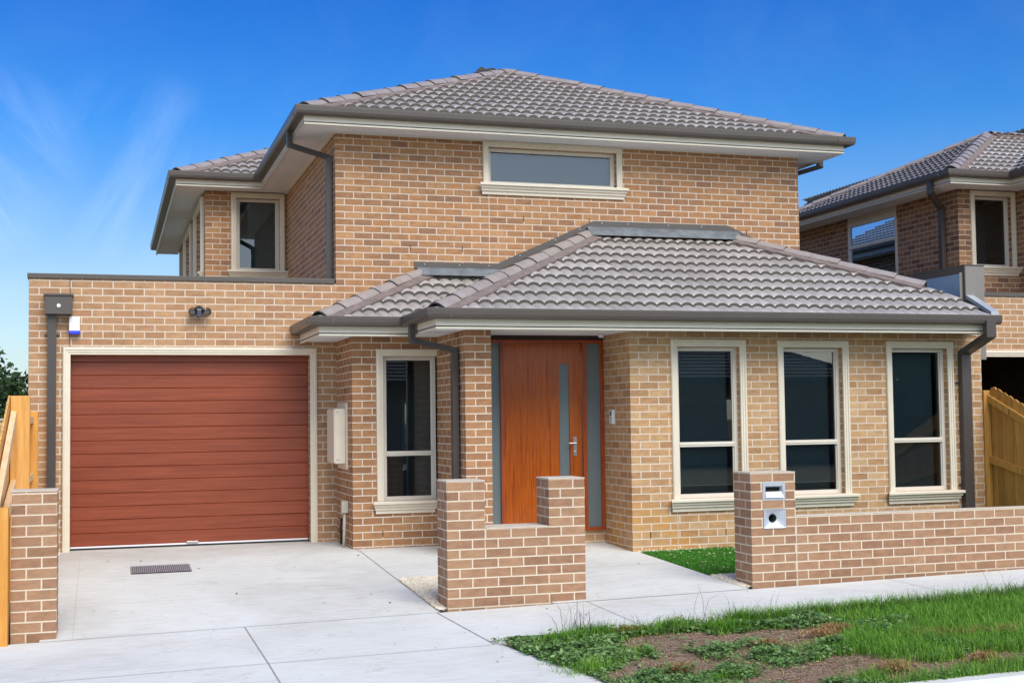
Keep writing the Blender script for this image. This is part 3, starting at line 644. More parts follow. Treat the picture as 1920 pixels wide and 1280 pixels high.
# upper walls
m = MB(); wall(m, FA, 0, 6.637, 2.4, ZS+.02, [WU], rev=.11)
wall(m, Fr((0, 0, 0), (0, 1, 0), (-1, 0, 0)), 0, 4.66, 3.0, ZS+.02); wall(m, Fr((6.637, 0, 0), (0, 1, 0), (1, 0, 0)), 0, 12.5, -.3, ZS+.02)
uw = m.build('upper_wall', B_UP, H)
m = MB(); m.box(2.0305, 2.0395, -.002, .01, 3.5, 4.50); m.build('control_joint', simple('pale_sealant', (.60, .54, .46), .8), uw)
m = MB(); wall(m, FW, -1.29, 0, 3.0, ZS+.02, [WW], rev=.11, uo=-1.29)
FWS = Fr((-1.29, 0, 0), (0, 1, 0), (-1, 0, 0))
wall(m, FWS, YW, 12.45, 3.0, ZS+.02, [(5.0, 6.75, 3.93, 5.06), (7.95, 9.9, 3.93, 5.06)], rev=.11, uo=YW); m.build('wing_wall', B_UP, H)
# entry walls
m = MB(); wall(m, FD, 0, 1.03, -.3, ZL+.02, [WD_], rev=.11)
wall(m, Fr((0, 0, 0), (0, 1, 0), (-1, 0, 0)), YD, 0, -.3, ZL+.02, uo=YD)
wall(m, Fr((1.03, 0, 0), (0, 1, 0), (-1, 0, 0)), YB, YD+.1, -.3, ZL+.02, uo=YB); wall(m, Fr((0, YB, 0), (1, 0, 0), (0, -1, 0)), 1.03, 1.332, -.3, ZL+.02, uo=1.03)
wall(m, Fr((1.332, 0, 0), (0, 1, 0), (1, 0, 0)), YB, -1.50, -.3, ZL+.02)
m.build('entry_wall', B_D, H)
m = MB(); wall(m, Fr((3.002, 0, 0), (0, 1, 0), (-1, 0, 0)), YB, -1.5, -.3, ZL+.02, uo=YB)
wall(m, FB, 3.002, 7.80, -.3, ZL+.02, [W1, W2, W3], rev=.11, uo=3.002)
wall(m, Fr((7.80, 0, 0), (0, 1, 0), (1, 0, 0)), YB, 12, -.3, ZL+.02)
m.box(1.33, 3.01, YR+.02, YR+.1, -.2, .165)
lw = m.build('front_wall', B_LO, H)
m = MB()
for x in (3.566, 6.10): m.box(x, x+.008, YB-.002, YB+.01, -.05, .41)
m.build('control_joint', simple('pale_mortar_line', (.60, .54, .46), .8), lw)
def weeps(fr, lst, parent):
    m = MB()
    for a, z in lst: fbox(m, fr, a-.005, a+.005, z-.040, z+.036, -.005, .0015)
    m.build('weep_hole', DARKV, parent)
weeps(FA, [(.967, 3.735), (1.665, 3.735), (2.515, 4.165), (3.444, 4.165), (5.80, 4.08)], uw); weeps(FB, [(3.225, .16), (4.185, .16)], lw)
weeps(FD, [(.355, .18)], lw)
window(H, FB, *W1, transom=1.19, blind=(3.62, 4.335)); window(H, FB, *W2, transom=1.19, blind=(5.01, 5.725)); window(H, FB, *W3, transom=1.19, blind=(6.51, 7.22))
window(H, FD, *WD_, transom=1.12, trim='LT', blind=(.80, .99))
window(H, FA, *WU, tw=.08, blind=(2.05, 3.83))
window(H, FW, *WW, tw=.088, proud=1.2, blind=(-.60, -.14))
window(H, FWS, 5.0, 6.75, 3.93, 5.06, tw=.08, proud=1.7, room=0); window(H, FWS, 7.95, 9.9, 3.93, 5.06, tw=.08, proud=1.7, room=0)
# soffits, fascias and gutters
soffit(H, [(-.46, 7.105, -.47, 0), (-.46, 0, 0, 4.18), (6.637, 7.105, 0, 12.9), (-1.76, 0, 4.18, YW), (-1.76, -1.29, YW, 12.9)], ZS)
m = MB(); m.box(-1.29, 0, YW+.02, 12.4, ZS-.02, ZS+.02); m.box(0, 6.6, .02, 12.4, ZS-.02, ZS+.02); m.box(-1.25, 6.6, 12.38, 12.4, 3, ZS); m.build('ceiling_lining', ROOM, H)
up_path = [(7.105, 12.9), (7.105, -.47), (-.46, -.47), (-.46, 4.18), (-1.76, 4.18), (-1.76, 12.9)]
eaves(H, up_path, None, ZS, gut_z=.190)
m = MB(); m.box(-.03, 0, -.03, YW, ZS-.022, ZS-.001); m.box(0, 6.66, -.022, 0, ZS-.02, ZS-.001); m.build('soffit_bead', FASC, H)
soffit(H, [(.585, 7.60, YB-.46, YB), (.585, 1.03, YB, YD-.46), (1.332, 3.002, YB, YR+.03), (-.46, 1.03, YD-.46, YD), (-.46, 0, YD, -.001)], ZL)
lo_path = [(7.685, YB-.46), (.585, YB-.46), (.585, YD-.46), (-.46, YD-.46), (-.46, -.001)]
eaves(H, lo_path, None, ZL, gut_z=.195)
m = MB(); m.box(7.562, 7.60, YB-.455, YB, ZL-.02, ZL+.14); m.box(7.60, 7.74, YB-.02, YB, ZL-.02, ZL+.12); m.build('fascia', FASC, H)
# roofs: (plan clips keep the side opposite to the given outward normal)
RF = bpy.data.objects.new('roof', None); COL.objects.link(RF); RF.parent = H
q = .7071
ez = ZS+.190-.085; X0, X1, Y0 = -.515, 7.16, -.525
hipL = ((X0, Y0), (-q, q)); hipR = ((X1, Y0), (q, q))
tile_slope(RF, (X0, Y0), (1, 0), (0, 1), X1-X0, 3.88, ez, [hipL, hipR])
valley = ((X0, 4.125), (-q, q))            # main left slope keeps the front side of the valley
tile_slope(RF, (X0, 8.4), (0, -1), (1, 0), 8.4-Y0, 3.88, ez, [((X0, Y0), (q, -q)), valley])
tile_slope(RF, (X1, Y0), (0, 1), (-1, 0), 13, 3.88, ez, [((X1, Y0), (-q, -q))])
XW = -1.815
tile_slope(RF, (XW, 4.125), (1, 0), (0, 1), 5.6, 4.2, ez, [((XW, 4.125), (-q, q)), ((X0, 4.125), (q, -q)), ((0, 8.0), (0, 1))], phase=.07)
tile_slope(RF, (XW, 13), (0, -1), (1, 0), 13-4.125, 4.3, ez, [((XW, 4.125), (q, -q))])
hw = 3.8375; AP = (X0+hw, Y0+hw, ez+hw*TANP+.01)
hip_caps(RF, (X0, Y0, ez+.03), AP); hip_caps(RF, (X1, Y0, ez+.03), AP); hip_caps(RF, AP, (AP[0], 9.0, AP[2]))
hip_caps(RF, (XW, 4.125, ez+.03), (XW+3.9, 4.125+3.9, ez+3.9*TANP+.03))
# lower roof
el = ZL+.195-.080; XL0, YL0, XR1 = .530, YB-.515, 7.62
tile_slope(RF, (XL0, YL0), (1, 0), (0, 1), 8.0, 2.86, el, [((XL0, YL0), (-q, q)), ((5.52, 0), (q, q)), ((XR1, 0), (1, 0)), ((0, -.13), (0, 1))], phase=.05)
tile_slope(RF, (XL0, 0), (0, -1), (1, 0), 2.97, 2.96, el, [((XL0, YL0), (q, -q)), ((XL0, YD-.515), (-q, q)), ((0, -.03), (0, 1))])
tile_slope(RF, (-.515, YD-.515), (1, 0), (0, 1), 2.9, 1.56, el, [((-.515, YD-.515), (-q, q)), ((XL0, YD-.515), (q, -q)), ((0, -.12), (0, 1))], phase=.11)
tile_slope(RF, (-.515, 0), (0, -1), (1, 0), 1.66, 1.66, el, [((-.515, YD-.515), (q, -q)), ((0, -.01), (0, 1))])
hip_caps(RF, (XL0, YL0, el+.03), (3.44, -.02, el+2.93*TANP+.02)); hip_caps(RF, (-.515, YD-.515, el+.03), (1.09, -.02, el+1.64*TANP+.02))
hip_caps(RF, (7.44, -1.92, el+(2.95-1.92)*TANP+.03), (5.60, -.08, el+2.87*TANP+.03))
# main right slope behind the hip, and closing boards
m = MB(); zt = lambda y: el+(y-YL0)*TANP
m.poly([(5.52, 0, zt(0)), (7.62, -2.10, zt(-2.1)), (7.62, 0, zt(-2.1))])
m.poly([(XR1-.02, YL0+.05, zt(YL0)-.02), (XR1-.02, -2.1, zt(-2.1)-.0), (XR1-.02, 0, zt(-2.1)), (XR1-.02, 0, 2.5), (XR1-.02, YL0+.05, 2.5)])
m.build('box_gutter_lining', ZINCL, RF)
# flashings at the wall
def band(mb, pts, h, y0, y1, fr=FA):
    prof = [(0, y0), (0, y1), (-h, y1), (-h, y0)]
    miter_sweep(mb, pts, prof, lambda x, z, d: fr.P(x, z, d))
m = MB(); band(m, [(1.02, 3.555), (2.13, 3.553), (3.50, 4.168), (5.50, 4.170), (5.86, 4.02)], .088, .002, .016)
fl = m.build('flashing', GREY, H)
m = MB()
for x in (1.15, 1.62, 2.02, 2.45, 2.95, 3.30, 3.62, 4.0, 4.6, 5.1, 5.75):
    z = 3.535 if x < 2.13 else min(4.15, 3.535+(x-2.13)*.449) if x < 5.5 else 4.09
    m.tube([(x, -.015, z-.01), (x, -.021, z-.01)], .007, 6)
m.build('screw', CHROME, fl)
m = MB(); yy = -.20
m.poly([(3.40, -.004, 4.10), (5.66, -.004, 4.095), (5.66, yy, 3.95), (3.40, yy, 3.95)]); m.poly([(1.05, -.004, 3.49), (2.2, -.004, 3.49), (2.2, yy, 3.365), (1.05, yy, 3.365)])
for x in np.arange(3.45, 5.6, .1516/2): pass
m.build('apron_flashing', ZINC, H)
# valley irons
m = MB()
def valley_iron(a, b, wdt=.11):
    a, b = Vector(a), Vector(b); d = (b-a).normalized(); s = Vector((d.y, -d.x, 0)).normalized()*wdt; up = Vector((0, 0, .035))
    m.poly([a-s+up, a, b, b-s+up]); m.poly([a, a+s+up, b+s+up, b])
valley_iron((XL0-.03, YD-.545, el+.03), (XL0+1.63, YD-.515+1.63, el+1.63*TANP+.045)); valley_iron((X0-.03, 4.095, ez+.03), (X0+3.9, 4.125+3.9, ez+3.9*TANP+.045))
m.build('valley_gutter', ZINC, RF)
# grey clad boundary parapet at the right
m = MB(); m.box(7.74, 8.02, -2.22, 3.0, 2.2, 3.40); m.poly([(7.68, -2.18, 3.32), (7.739, -2.18, 3.32), (7.739, -2.18, 2.6), (7.68, -2.18, 2.6)])
pp = m.build('boundary_parapet', GREYL, H)
m = MB(); m.box(7.725, 7.7395, -2.22, 3.0, 3.31, 3.402); m.box(7.725, 7.7395, -2.221, -2.12, 2.95, 3.31); m.box(7.72, 8.03, -2.225, 3.0, 3.402, 3.418); m.build('capping', GREYD, pp)
m = MB(); m.box(7.728, 7.7398, -2.12, 3.0, 2.4, 3.31); m.build('side_sheet', ZINCL, pp)
m = MB()
a, b = (-2.21, 3.03), (-2.70, 2.775)
m.poly([(7.74, a[0], a[1]), (7.855, a[0], a[1]), (7.855, b[0], b[1]), (7.74, b[0], b[1])]); m.poly([(7.74, a[0], a[1]), (7.74, b[0], b[1]), (7.74, b[0], b[1]-.05), (7.74, a[0], a[1]-.05)])
m.poly([(7.74, b[0], b[1]), (7.855, b[0], b[1]), (7.855, b[0], b[1]-.05), (7.74, b[0], b[1]-.05)])
m.build('raked_capping', simple('pale_zincalume', (.50, .53, .57), .35, .05, 3, .3), pp)
m = MB(); m.poly([(7.741, a[0], a[1]-.05), (7.741, b[0], b[1]-.05), (7.741, b[0], 2.62), (7.741, a[0], 2.62)]); m.build('raked_side', GREYD, pp)
# garage door surround and door
m = MB(); pr = [(.088-o, d) for o, d in [(0, 0), (0, .024), (.010, .034), (.030, .036), (.034, .026), (.058, .026), (.062, .016), (.086, .016), (.088, 0)]]
miter_sweep(m, [(-3.18, .0), (-3.18, 2.345), (-.335, 2.345), (-.335, .0)], pr, lambda x, y, d: FA.P(x, y, d+.001)); gd_t = m.build('garage_door_surround', TRIM, H)
m = MB(); z = 2.36; zs_ = [2.36, 2.262]; 
while zs_[-1] > .2: zs_.append(zs_[-1]-.158)
zs_[-1] = .05
yd = .155
for a, b in zip(zs_[:-1], zs_[1:]):
    m.poly([(-3.19, yd, b+.006), (-.33, yd, b+.006), (-.33, yd, a-.006), (-3.19, yd, a-.006)])
    m.poly([(-3.19, yd, a-.006), (-.33, yd, a-.006), (-.33, yd+.010, a), (-3.19, yd+.010, a)]); m.poly([(-3.19, yd+.010, b), (-.33, yd+.010, b), (-.33, yd, b+.006), (-3.19, yd, b+.006)])
gd = m.build('garage_door', GARD, H)
m = MB(); m.box(-3.19, -.345, yd-.012, yd+.01, .036, .054); m.build('bottom_rail', WHITE, gd)
m = MB(); m.box(-3.19, -.335, yd-.002, yd+.02, .0, .036); m.build('rubber_seal', BLACK, gd)
m = MB(); m.box(-1.83, -1.69, yd-.035, yd-.012, .052, .075); m.build('handle', CHROME, gd, bevel=.003)
m = MB(); m.box(-3.3, -.2, .33, .34, -.1, 2.6); m.build('garage_backing', DARKV, H)
# entry door with sidelights
m = MB()
for x0, x1 in ((1.688, 1.728), (2.727, 2.775), (2.955, 3.001)): m.box(x0, x1, YR-.035, YR+.06, .165, 2.455)
m.box(1.34, 1.688, YR-.033, YR+.06, 2.42, 2.455); m.box(1.728, 2.727, YR-.033, YR+.06, 2.425, 2.455); m.box(2.775, 2.955, YR-.033, YR+.06, 2.42, 2.455); m.box(2.775, 2.955, YR-.033, YR+.06, .165, .205); m.box(1.340, 1.688, YR-.033, YR+.06, .165, .205)
df = m.build('door_frame', DOORF, H)
m = MB(); m.box(1.34, 3.001, YR-.02, YR+.06, 2.455, 2.52); m.build('door_head', simple('dark_timber', (.035, .014, .010), .6), df)
m = MB(); m.poly([(1.335, YR, .2), (1.688, YR, .2), (1.688, YR, 2.42), (1.335, YR, 2.42)]); m.build('sidelight', FROST, df)
m = MB(); m.poly([(2.775, YR, .205), (2.955, YR, .205), (2.955, YR, 2.42), (2.775, YR, 2.42)]); m.build('sidelight', FROST, df)
m = MB(); dx0, dx1, dz0, dz1 = 1.729, 2.720, .19, 2.423; gx0, gx1, gz0, gz1 = 2.437, 2.568, .62, 2.168
for x0, x1, z0, z1 in ((dx0, gx0, dz0, dz1), (gx1, dx1, dz0, dz1), (gx0, gx1, dz0, gz0), (gx0, gx1, gz1, dz1)): m.poly([(x0, YR+.01, z0), (x1, YR+.01, z0), (x1, YR+.01, z1), (x0, YR+.01, z1)])
for x0, x1, z0, z1 in ((gx0, gx0, gz0, gz1), (gx1, gx1, gz0, gz1)): m.poly([(x0, YR+.01, z0), (x0, YR+.035, z0), (x0, YR+.035, z1), (x0, YR+.01, z1)])
m.poly([(gx0, YR+.01, gz1), (gx1, YR+.01, gz1), (gx1, YR+.035, gz1), (gx0, YR+.035, gz1)])
fd = m.build('front_door', DOORW, H)
m = MB(); m.poly([(gx0, YR+.032, gz0), (gx1, YR+.032, gz0), (gx1, YR+.032, gz1), (gx0, YR+.032, gz1)]); m.build('glass_strip', FROST, fd)
m = MB(); m.box(2.608, 2.650, YR-.008, YR+.01, 1.06, 1.29); m.tube([(2.628, YR-.005, 1.215), (2.628, YR-.055, 1.215), (2.535, YR-.058, 1.215)], .010, 8); m.tube([(2.628, YR-.004, 1.105), (2.628, YR-.022, 1.105)], .018, 10); m.build('lever_handle', CHROME, fd, bevel=.001)
m = MB(); m.tube([(2.86, YR-.33, 2.505), (2.86, YR-.33, 2.47)], [.035, .03], 12); m.build('soffit_sensor', WHITE, H)
# downpipes and rainhead
PW, PD = .098, .055
m = MB(); m.rtube([(-3.388, -.065, 2.85), (-3.388, -.065, -.0)], PW, PD, (1, 0, 0)); dp = m.build('downpipe', GREYD, H, bevel=.003)
m = MB(); m.box(-3.465, -3.160, -.175, -.005, 2.815, 3.03); m.box(-3.480, -3.145, -.19, -.005, 3.03, 3.058); rh = m.build('rainhead', GREY, dp, bevel=.004)
m = MB(); m.tube([(-3.310, -.174, 2.915), (-3.310, -.182, 2.915)], .022, 16); m.build('overflow_hole', WHITE, dp)
def bracket(x0, x1, y, z, par, nx=1):
    m = MB(); m.box(x0-.035, x0, y+.02, y+.03, z-.012, z+.012); m.box(x1, x1+.035, y+.02, y+.03, z-.012, z+.012); m.tube([(x0-.022, y+.02, z), (x0-.022, y+.012, z)], .008, 6); m.tube([(x1+.022, y+.02, z), (x1+.022, y+.012, z)], .008, 6); m.build('bracket', GREY, par)
bracket(-3.437, -3.339, -.04, 2.575, dp); bracket(-3.437, -3.339, -.04, .62, dp)
# upper left corner pipe
m = MB(); m.rtube([(-.515, .46, 5.30), (-.515, .46, 5.09), (-.05, .20, 4.90), (-.05, .20, 3.31)], .07, .07, (0, 1, 0)); m.build('downpipe', GREYD, H, bevel=.003)
# column pipe
m = MB(); m.rtube([(.53, -1.95, 2.62), (.53, -1.95, 2.42), (.975, -2.14, 2.30), (.975, -2.14, 0)], PW, PD+.01, (0, 1, 0)); dp = m.build('downpipe', GREYD, H, bevel=.003)
m = MB(); m.box(.99, 1.03, -2.20, -2.19, 1.90, 1.925); m.tube([(.985, -2.205, 1.91), (.985, -2.19, 1.91)], .008, 6); m.build('bracket', GREY, dp)
# right corner pipe
m = MB(); m.rtube([(7.512, YB-.56, 2.64), (7.512, YB-.56, 2.46), (7.512, YB-.06, 2.27), (7.512, YB-.06, 0)], .135, .075, (1, 0, 0)); dp = m.build('downpipe', GREYD, H, bevel=.003)
bracket(7.445, 7.58, YB-.045, 1.90, dp); bracket(7.445, 7.58, YB-.045, .63, dp)
# upper right pipe seen under the far eave
m = MB(); m.rtube([(7.165, .285, 5.30), (7.165, .285, 5.13), (6.70, .72, 5.00), (6.70, .72, 2.4)], .07, .07, (0, 1, 0)); m.build('downpipe', GREYD, H)

# ------------------------------------------------------------------ things fixed to the walls
t = empty('meter_box', (-.07, -.5, .94), 'cream metal meter box on the brick side wall between garage and entry window', 'meter box')
m = MB(); m.box(-.145, -.022, -.735, -.21, 1.005, 1.665); b = m.build('cabinet', TRIM, t, bevel=.004)
m = MB(); m.box(-.020, -.001, -.785, -.16, .935, 1.735); m.build('back_plate', TRIM, t)
m = MB(); m.box(-.158, -.146, -.725, -.22, 1.015, 1.655); m.build('door', TRIM, t, bevel=.002)
m = MB()
for z in (1.62, 1.05):
    for x in (-.128, -.108): m.tube([(x, -.736, z), (x, -.741, z)], .005, 6)
m.build('screw', GREY, t)
t = empty('gas_pipe', (-.05, -.79, 0), 'small cream junction box with pale riser pipe beside the meter box wall', 'pipe')
m = MB(); m.box(-.085, -.005, -.83, -.75, .42, .56); m.build('junction_box', PVC, t, bevel=.004)
m = MB(); m.tube([(-.045, -.79, .42), (-.05, -.80, .2), (-.06, -.80, 0)], .019, 10); m.build('riser', PVC, t, smooth=True)
t = empty('gas_meter_tap', (-.03, -.45, .05), 'thin black conduit stub low on the side wall beside the pale riser', 'conduit')
m = MB(); m.tube([(-.02, -.42, .30), (-.03, -.42, .22), (-.02, -.42, .0)], .014, 8); m.build('conduit', BLACK, t, smooth=True)
m = MB(); m.tube([(-.02, -.42, .30), (-.02, -.42, .33)], .020, 8); m.build('collar', BLACK, t)
t = empty('alarm_siren', (-3.135, -.03, 2.58), 'white alarm siren box with blue strobe base beside the rainhead', 'alarm box')
m = MB(); m.box(-3.197, -3.075, -.075, -.001, 2.625, 2.795); m.build('cover', WHITE, t, bevel=.008)
m = MB(); m.box(-3.201, -3.071, -.080, -.001, 2.585, 2.6245); m.build('strobe', BLUE, t, bevel=.006)
t = empty('security_light', (-1.69, -.05, 2.87), 'black twin-spot security light with sensor above the garage door', 'light')
m = MB(); m.tube([(-1.690, -.001, 2.893), (-1.690, -.05, 2.893)], [.058, .050], 14); m.build('base', BLACK, t)
m = MB(); m.box(-1.728, -1.664, -.115, -.03, 2.80, 2.90); m.build('motion_sensor', simple('sensor_lens', (.06, .065, .10), .2), t, bevel=.012)
for sx in (-1, 1):
    cx = -1.690+sx*.080; 
    m = MB(); m.tube([(-1.69+sx*.03, -.05, 2.89), (cx, -.06, 2.873)], .018, 8); m.tube([(cx, -.04, 2.878), (cx+sx*.006, -.145, 2.863)], [.032, .050], 16, caps=False); m.tube([(cx+sx*.006, -.135, 2.864), (cx+sx*.006, -.146, 2.862)], [.054, .054], 18, caps=False); l = m.build('lamp_head', BLACK, t, smooth=True)
    m = MB(); m.tube([(cx+sx*.006, -.120, 2.865), (cx+sx*.006, -.128, 2.864)], .034, 16); m.build('lens', simple('lamp_glass', (.10, .11, .11), .2), l)
t = empty('intercom', (2.99, -1.87, 1.53), 'silver intercom panel on the side wall beside the front door', 'intercom')
m = MB(); m.box(2.962, 3.001, -1.915, -1.820, 1.44, 1.61); m.build('panel', simple('satin_silver', (.66, .68, .72), .4, .03, 4, .1), t, bevel=.004)
m = MB(); m.box(2.958, 2.9615, -1.895, -1.862, 1.54, 1.59); m.build('lens', BLACK, t)

# ------------------------------------------------------------------ front brick walls
YC = -5.018
t = empty('stepped_brick_wall', (.78, YC, -.15), 'stepped brick front wall with two short piers standing before the front door', 'brick wall')
m = MB(); zb, zt, zl = -.35, .965, .535
F0 = Fr((0, YC, 0), (1, 0, 0), (0, -1, 0))
def pier(m, x0, x1, zt, zb=-.35, y0=YC, dep=.35, uo=None, ops=()):
    fr = Fr((0, y0, 0), (1, 0, 0), (0, -1, 0)); uo = x0 if uo is None else uo
    wall(m, fr, x0, x1, zb, zt, ops, rev=.045, uo=uo); wall(m, Fr((0, y0+dep, 0), (1, 0, 0), (0, 1, 0)), x0, x1, zb, zt, uo=uo)
    wall(m, Fr((x0, 0, 0), (0, 1, 0), (-1, 0, 0)), y0, y0+dep, zb, zt, uo=y0); wall(m, Fr((x1, 0, 0), (0, 1, 0), (1, 0, 0)), y0, y0+dep, zb, zt, uo=y0)
pier(m, .130, .482, zt); m.build('brick_pier', B_FE, t)
m = MB(); pier(m, 1.092, 1.440, zt, zl, uo=.130); m.build('brick_pier', B_FE, t)
m = MB(); wall(m, F0, .482, 1.440, zb, zl, uo=.130); wall(m, Fr((1.44, 0, 0), (0, 1, 0), (1, 0, 0)), YC, YC+.35, zb, zl, uo=YC); wall(m, Fr((0, YC+.35, 0), (1, 0, 0), (0, 1, 0)), .482, 1.44, zb, zl); m.build('low_wall', B_FE, t)
CAPM = simple('mortar_cap', (.60, .52, .42), .9, .08, 12, bmp=.4)
m = MB(); m.box(.126, .486, YC-.004, YC+.354, zt, zt+.010); m.box(1.088, 1.444, YC-.004, YC+.354, zt, zt+.010); m.box(.486, 1.088, YC-.004, YC+.354, zl, zl+.010); m.build('mortar_capping', CAPM, t, bevel=.003)
m = MB(); m.box(.478, .486, YC-.0015, YC+.01, .36, zl); m.build('perpend_joint', CAPM, t)
t = empty('letterbox_wall', (4.5, YC, -.1), 'long low brick front wall on the right with a letterbox pier at its left end', 'brick wall')
m = MB(); pier(m, 3.142, 3.622, .966, ops=[(3.270, 3.510, .707, .878), (3.273, 3.513, .437, .619)]); lp = m.build('letterbox_pier', B_FE, t)
m = MB(); wall(m, F0, 3.622, 7.70, -.3, .540, uo=3.632); wall(m, Fr((0, YC+.11, 0), (1, 0, 0), (0, 1, 0)), 3.622, 7.70, -.3, .540); wall(m, Fr((7.70, 0, 0), (0, 1, 0), (1, 0, 0)), YC, YC+.11, -.3, .540); m.build('low_wall', B_FE, t)
m = MB(); m.box(3.138, 3.626, YC-.004, YC+.354, .966, .976); m.box(3.626, 7.704, YC-.004, YC+.114, .540, .550); m.build('mortar_capping', CAPM, t, bevel=.003)
m = MB(); m.box(3.618, 3.627, YC-.0015, YC+.01, -.2, .54); m.build('movement_joint', CAPM, t)
t = empty('brick_pier', (-3.32, YC, -.2), 'narrow brick pier at the left end of the driveway beside the timber fence', 'brick pier')
m = MB(); pier(m, -3.497, -3.147, .980); m.build('pier_body', B_FE, t)
m = MB(); m.box(-3.501, -3.143, YC-.004, YC+.354, .980, .990); m.build('mortar_capping', CAPM, t, bevel=.003)
t = empty('letterbox', (3.39, YC, .79), 'cast metal letterbox plate with slot set into the top of the right pier', 'letterbox')
fy = YC-.004
def plate_ring(mb, x0, x1, z0, z1, ix0, ix1, iz0, iz1, y0, y1, mi=0):
    O = [(x0, z0), (x1, z0), (x1, z1), (x0, z1)]; I = [(ix0, iz0), (ix1, iz0), (ix1, iz1), (ix0, iz1)]
    for k in range(4):
        a, b = O[k], O[(k+1) % 4]; c, d = I[(k+1) % 4], I[k]
        mb.poly([(a[0], y0, a[1]), (b[0], y0, b[1]), (c[0], y1, c[1]), (d[0], y1, d[1])], mi=mi)
m = MB(); x0, x1, z0, z1 = 3.268, 3.512, .705, .880
plate_ring(m, x0, x1, z0, z1, x0+.030, x1-.030, z0+.030, z1-.040, fy, fy); m.box(x0, x1, fy+.0005, YC+.03, z0, z1, skip='-y+y'); m.build('face_plate', GALV, t)
m = MB(); plate_ring(m, x0+.030, x1-.030, z0+.030, z1-.040, x0+.045, x1-.045, z0+.075, z1-.052, fy, fy+.035); m.build('recess', GALV, t)
m = MB(); m.poly([(x0+.045, fy+.035, z0+.075), (x1-.045, fy+.035, z0+.075), (x1-.045, fy+.035, z1-.052), (x0+.045, fy+.035, z1-.052)]); m.build('slot', DARKV, t)
m = MB(); m.poly([(x0+.026, fy-.014, z0+.028), (x1-.026, fy-.014, z0+.028), (x1-.042, fy+.004, z0+.082), (x0+.042, fy+.004, z0+.082)]); m.poly([(x0+.026, fy-.014, z0+.028), (x1-.026, fy-.014, z0+.028), (x1-.026, fy, z0+.026), (x0+.026, fy, z0+.026)]); m.build('drip_hood', simple('polished_plate', (.75, .77, .82), .3, .02, 5, .6), t)
t = empty('newspaper_holder', (3.39, YC, .53), 'square cast metal newspaper holder with round opening below the letterbox slot', 'newspaper holder')
m = MB(); z0, z1 = .435, .620; cx, cz, R0 = 3.393, .528, .043; nseg = 32
for kk in range(nseg):
    a0, a1 = 2*math.pi*kk/nseg-math.pi/4, 2*math.pi*(kk+1)/nseg-math.pi/4
    def sq(a):
        c, s_ = math.cos(a), math.sin(a); q_ = max(abs(c), abs(s_)); return (cx+c/q_*.120, cz+s_/q_*.0925)
    p, r = sq(a0), sq(a1); c0 = (cx+math.cos(a0)*R0, cz+math.sin(a0)*R0); c1 = (cx+math.cos(a1)*R0, cz+math.sin(a1)*R0)
    m.poly([(p[0], fy-.002, p[1]), (r[0], fy-.002, r[1]), (c1[0], fy+.045, c1[1]), (c0[0], fy+.045, c0[1])])
m.box(cx-.122, cx+.122, fy-.002, YC+.02, z0-.002, z1+.002, skip='-y+y'); m.build('funnel_plate', GALV, t)
m = MB()
for kk in range(24):
    a0, a1 = 2*math.pi*kk/24, 2*math.pi*(kk+1)/24
    m.poly([(cx+math.cos(a0)*R0, fy+.045, cz+math.sin(a0)*R0), (cx+math.cos(a1)*R0, fy+.045, cz+math.sin(a1)*R0), (cx+math.cos(a1)*R0, fy+.33, cz+math.sin(a1)*R0), (cx+math.cos(a0)*R0, fy+.33, cz+math.sin(a0)*R0)])
m.poly([(cx+math.cos(2*math.pi*kk/24)*R0, fy+.33, cz+math.sin(2*math.pi*kk/24)*R0) for kk in range(24)])
m.build('tube', simple('tube_grey', (.10, .12, .11), .6), t)

# drain grate
t = empty('drain_grate', (-2.21, -2.0, 0), 'long galvanised steel drain grate set in the driveway concrete', 'drain grate')
m = MB(); gx0, gx1, gy0, gy1 = -2.510, -1.918, -2.215, -1.780; zz = lambda x, y: gz(x, y)+.010
for kk in range(31):
    x = gx0+(gx1-gx0)*kk/30; m.poly([(x-.0062, gy0, zz(x, gy0)), (x+.0062, gy0, zz(x, gy0)), (x+.0062, gy1, zz(x, gy1)), (x-.0062, gy1, zz(x, gy1))])
m.build('grate_bar', GALV, t)
m = MB()
for kk in range(9):
    y = gy0+(gy1-gy0)*kk/8; wy = .013 if kk in (0, 8) else .008; m.poly([(gx0, y-wy, zz(gx0, y)+.002), (gx1, y-wy, zz(gx1, y)+.002), (gx1, y+wy, zz(gx1, y)+.002), (gx0, y+wy, zz(gx0, y)+.002)])
m.build('grate_frame', GALV, t)
m = MB(); m.poly([(gx0-.01, gy0-.01, zz(gx0, gy0)-.004), (gx1+.01, gy0-.01, zz(gx1, gy0)-.004), (gx1+.01, gy1+.01, zz(gx1, gy1)-.004), (gx0-.01, gy1+.01, zz(gx0, gy1)-.004)]); m.build('pit', DARKV, t)

# ------------------------------------------------------------------ timber fences
def board(m, y0, y1, x0, x1, zb, ztf, dog=.0):
    """paling between y0 and y1 (x thickness), top follows ztf(y), rounded shoulders"""
    n = 4; ys = [y0+(y1-y0)*i/n for i in range(n+1)]; sh = [dog, .0, -.004, .0, dog]
    for xx in (x0, x1):
        m.poly([(xx, y0, zb), (xx, y1, zb)]+[(xx, ys[i], ztf(ys[i])-sh[i]) for i in range(n, -1, -1)])
    for i in range(n): m.poly([(x0, ys[i], ztf(ys[i])-sh[i]), (x0, ys[i+1], ztf(ys[i+1])-sh[i+1]), (x1, ys[i+1], ztf(ys[i+1])-sh[i+1]), (x1, ys[i], ztf(ys[i])-sh[i])])
    m.poly([(x0, y0, zb), (x1, y0, zb), (x1, y0, ztf(y0)-sh[0]), (x0, y0, ztf(y0)-sh[0])]); m.poly([(x0, y1, zb), (x1, y1, zb), (x1, y1, ztf(y1)-sh[-1]), (x0, y1, ztf(y1)-sh[-1])])
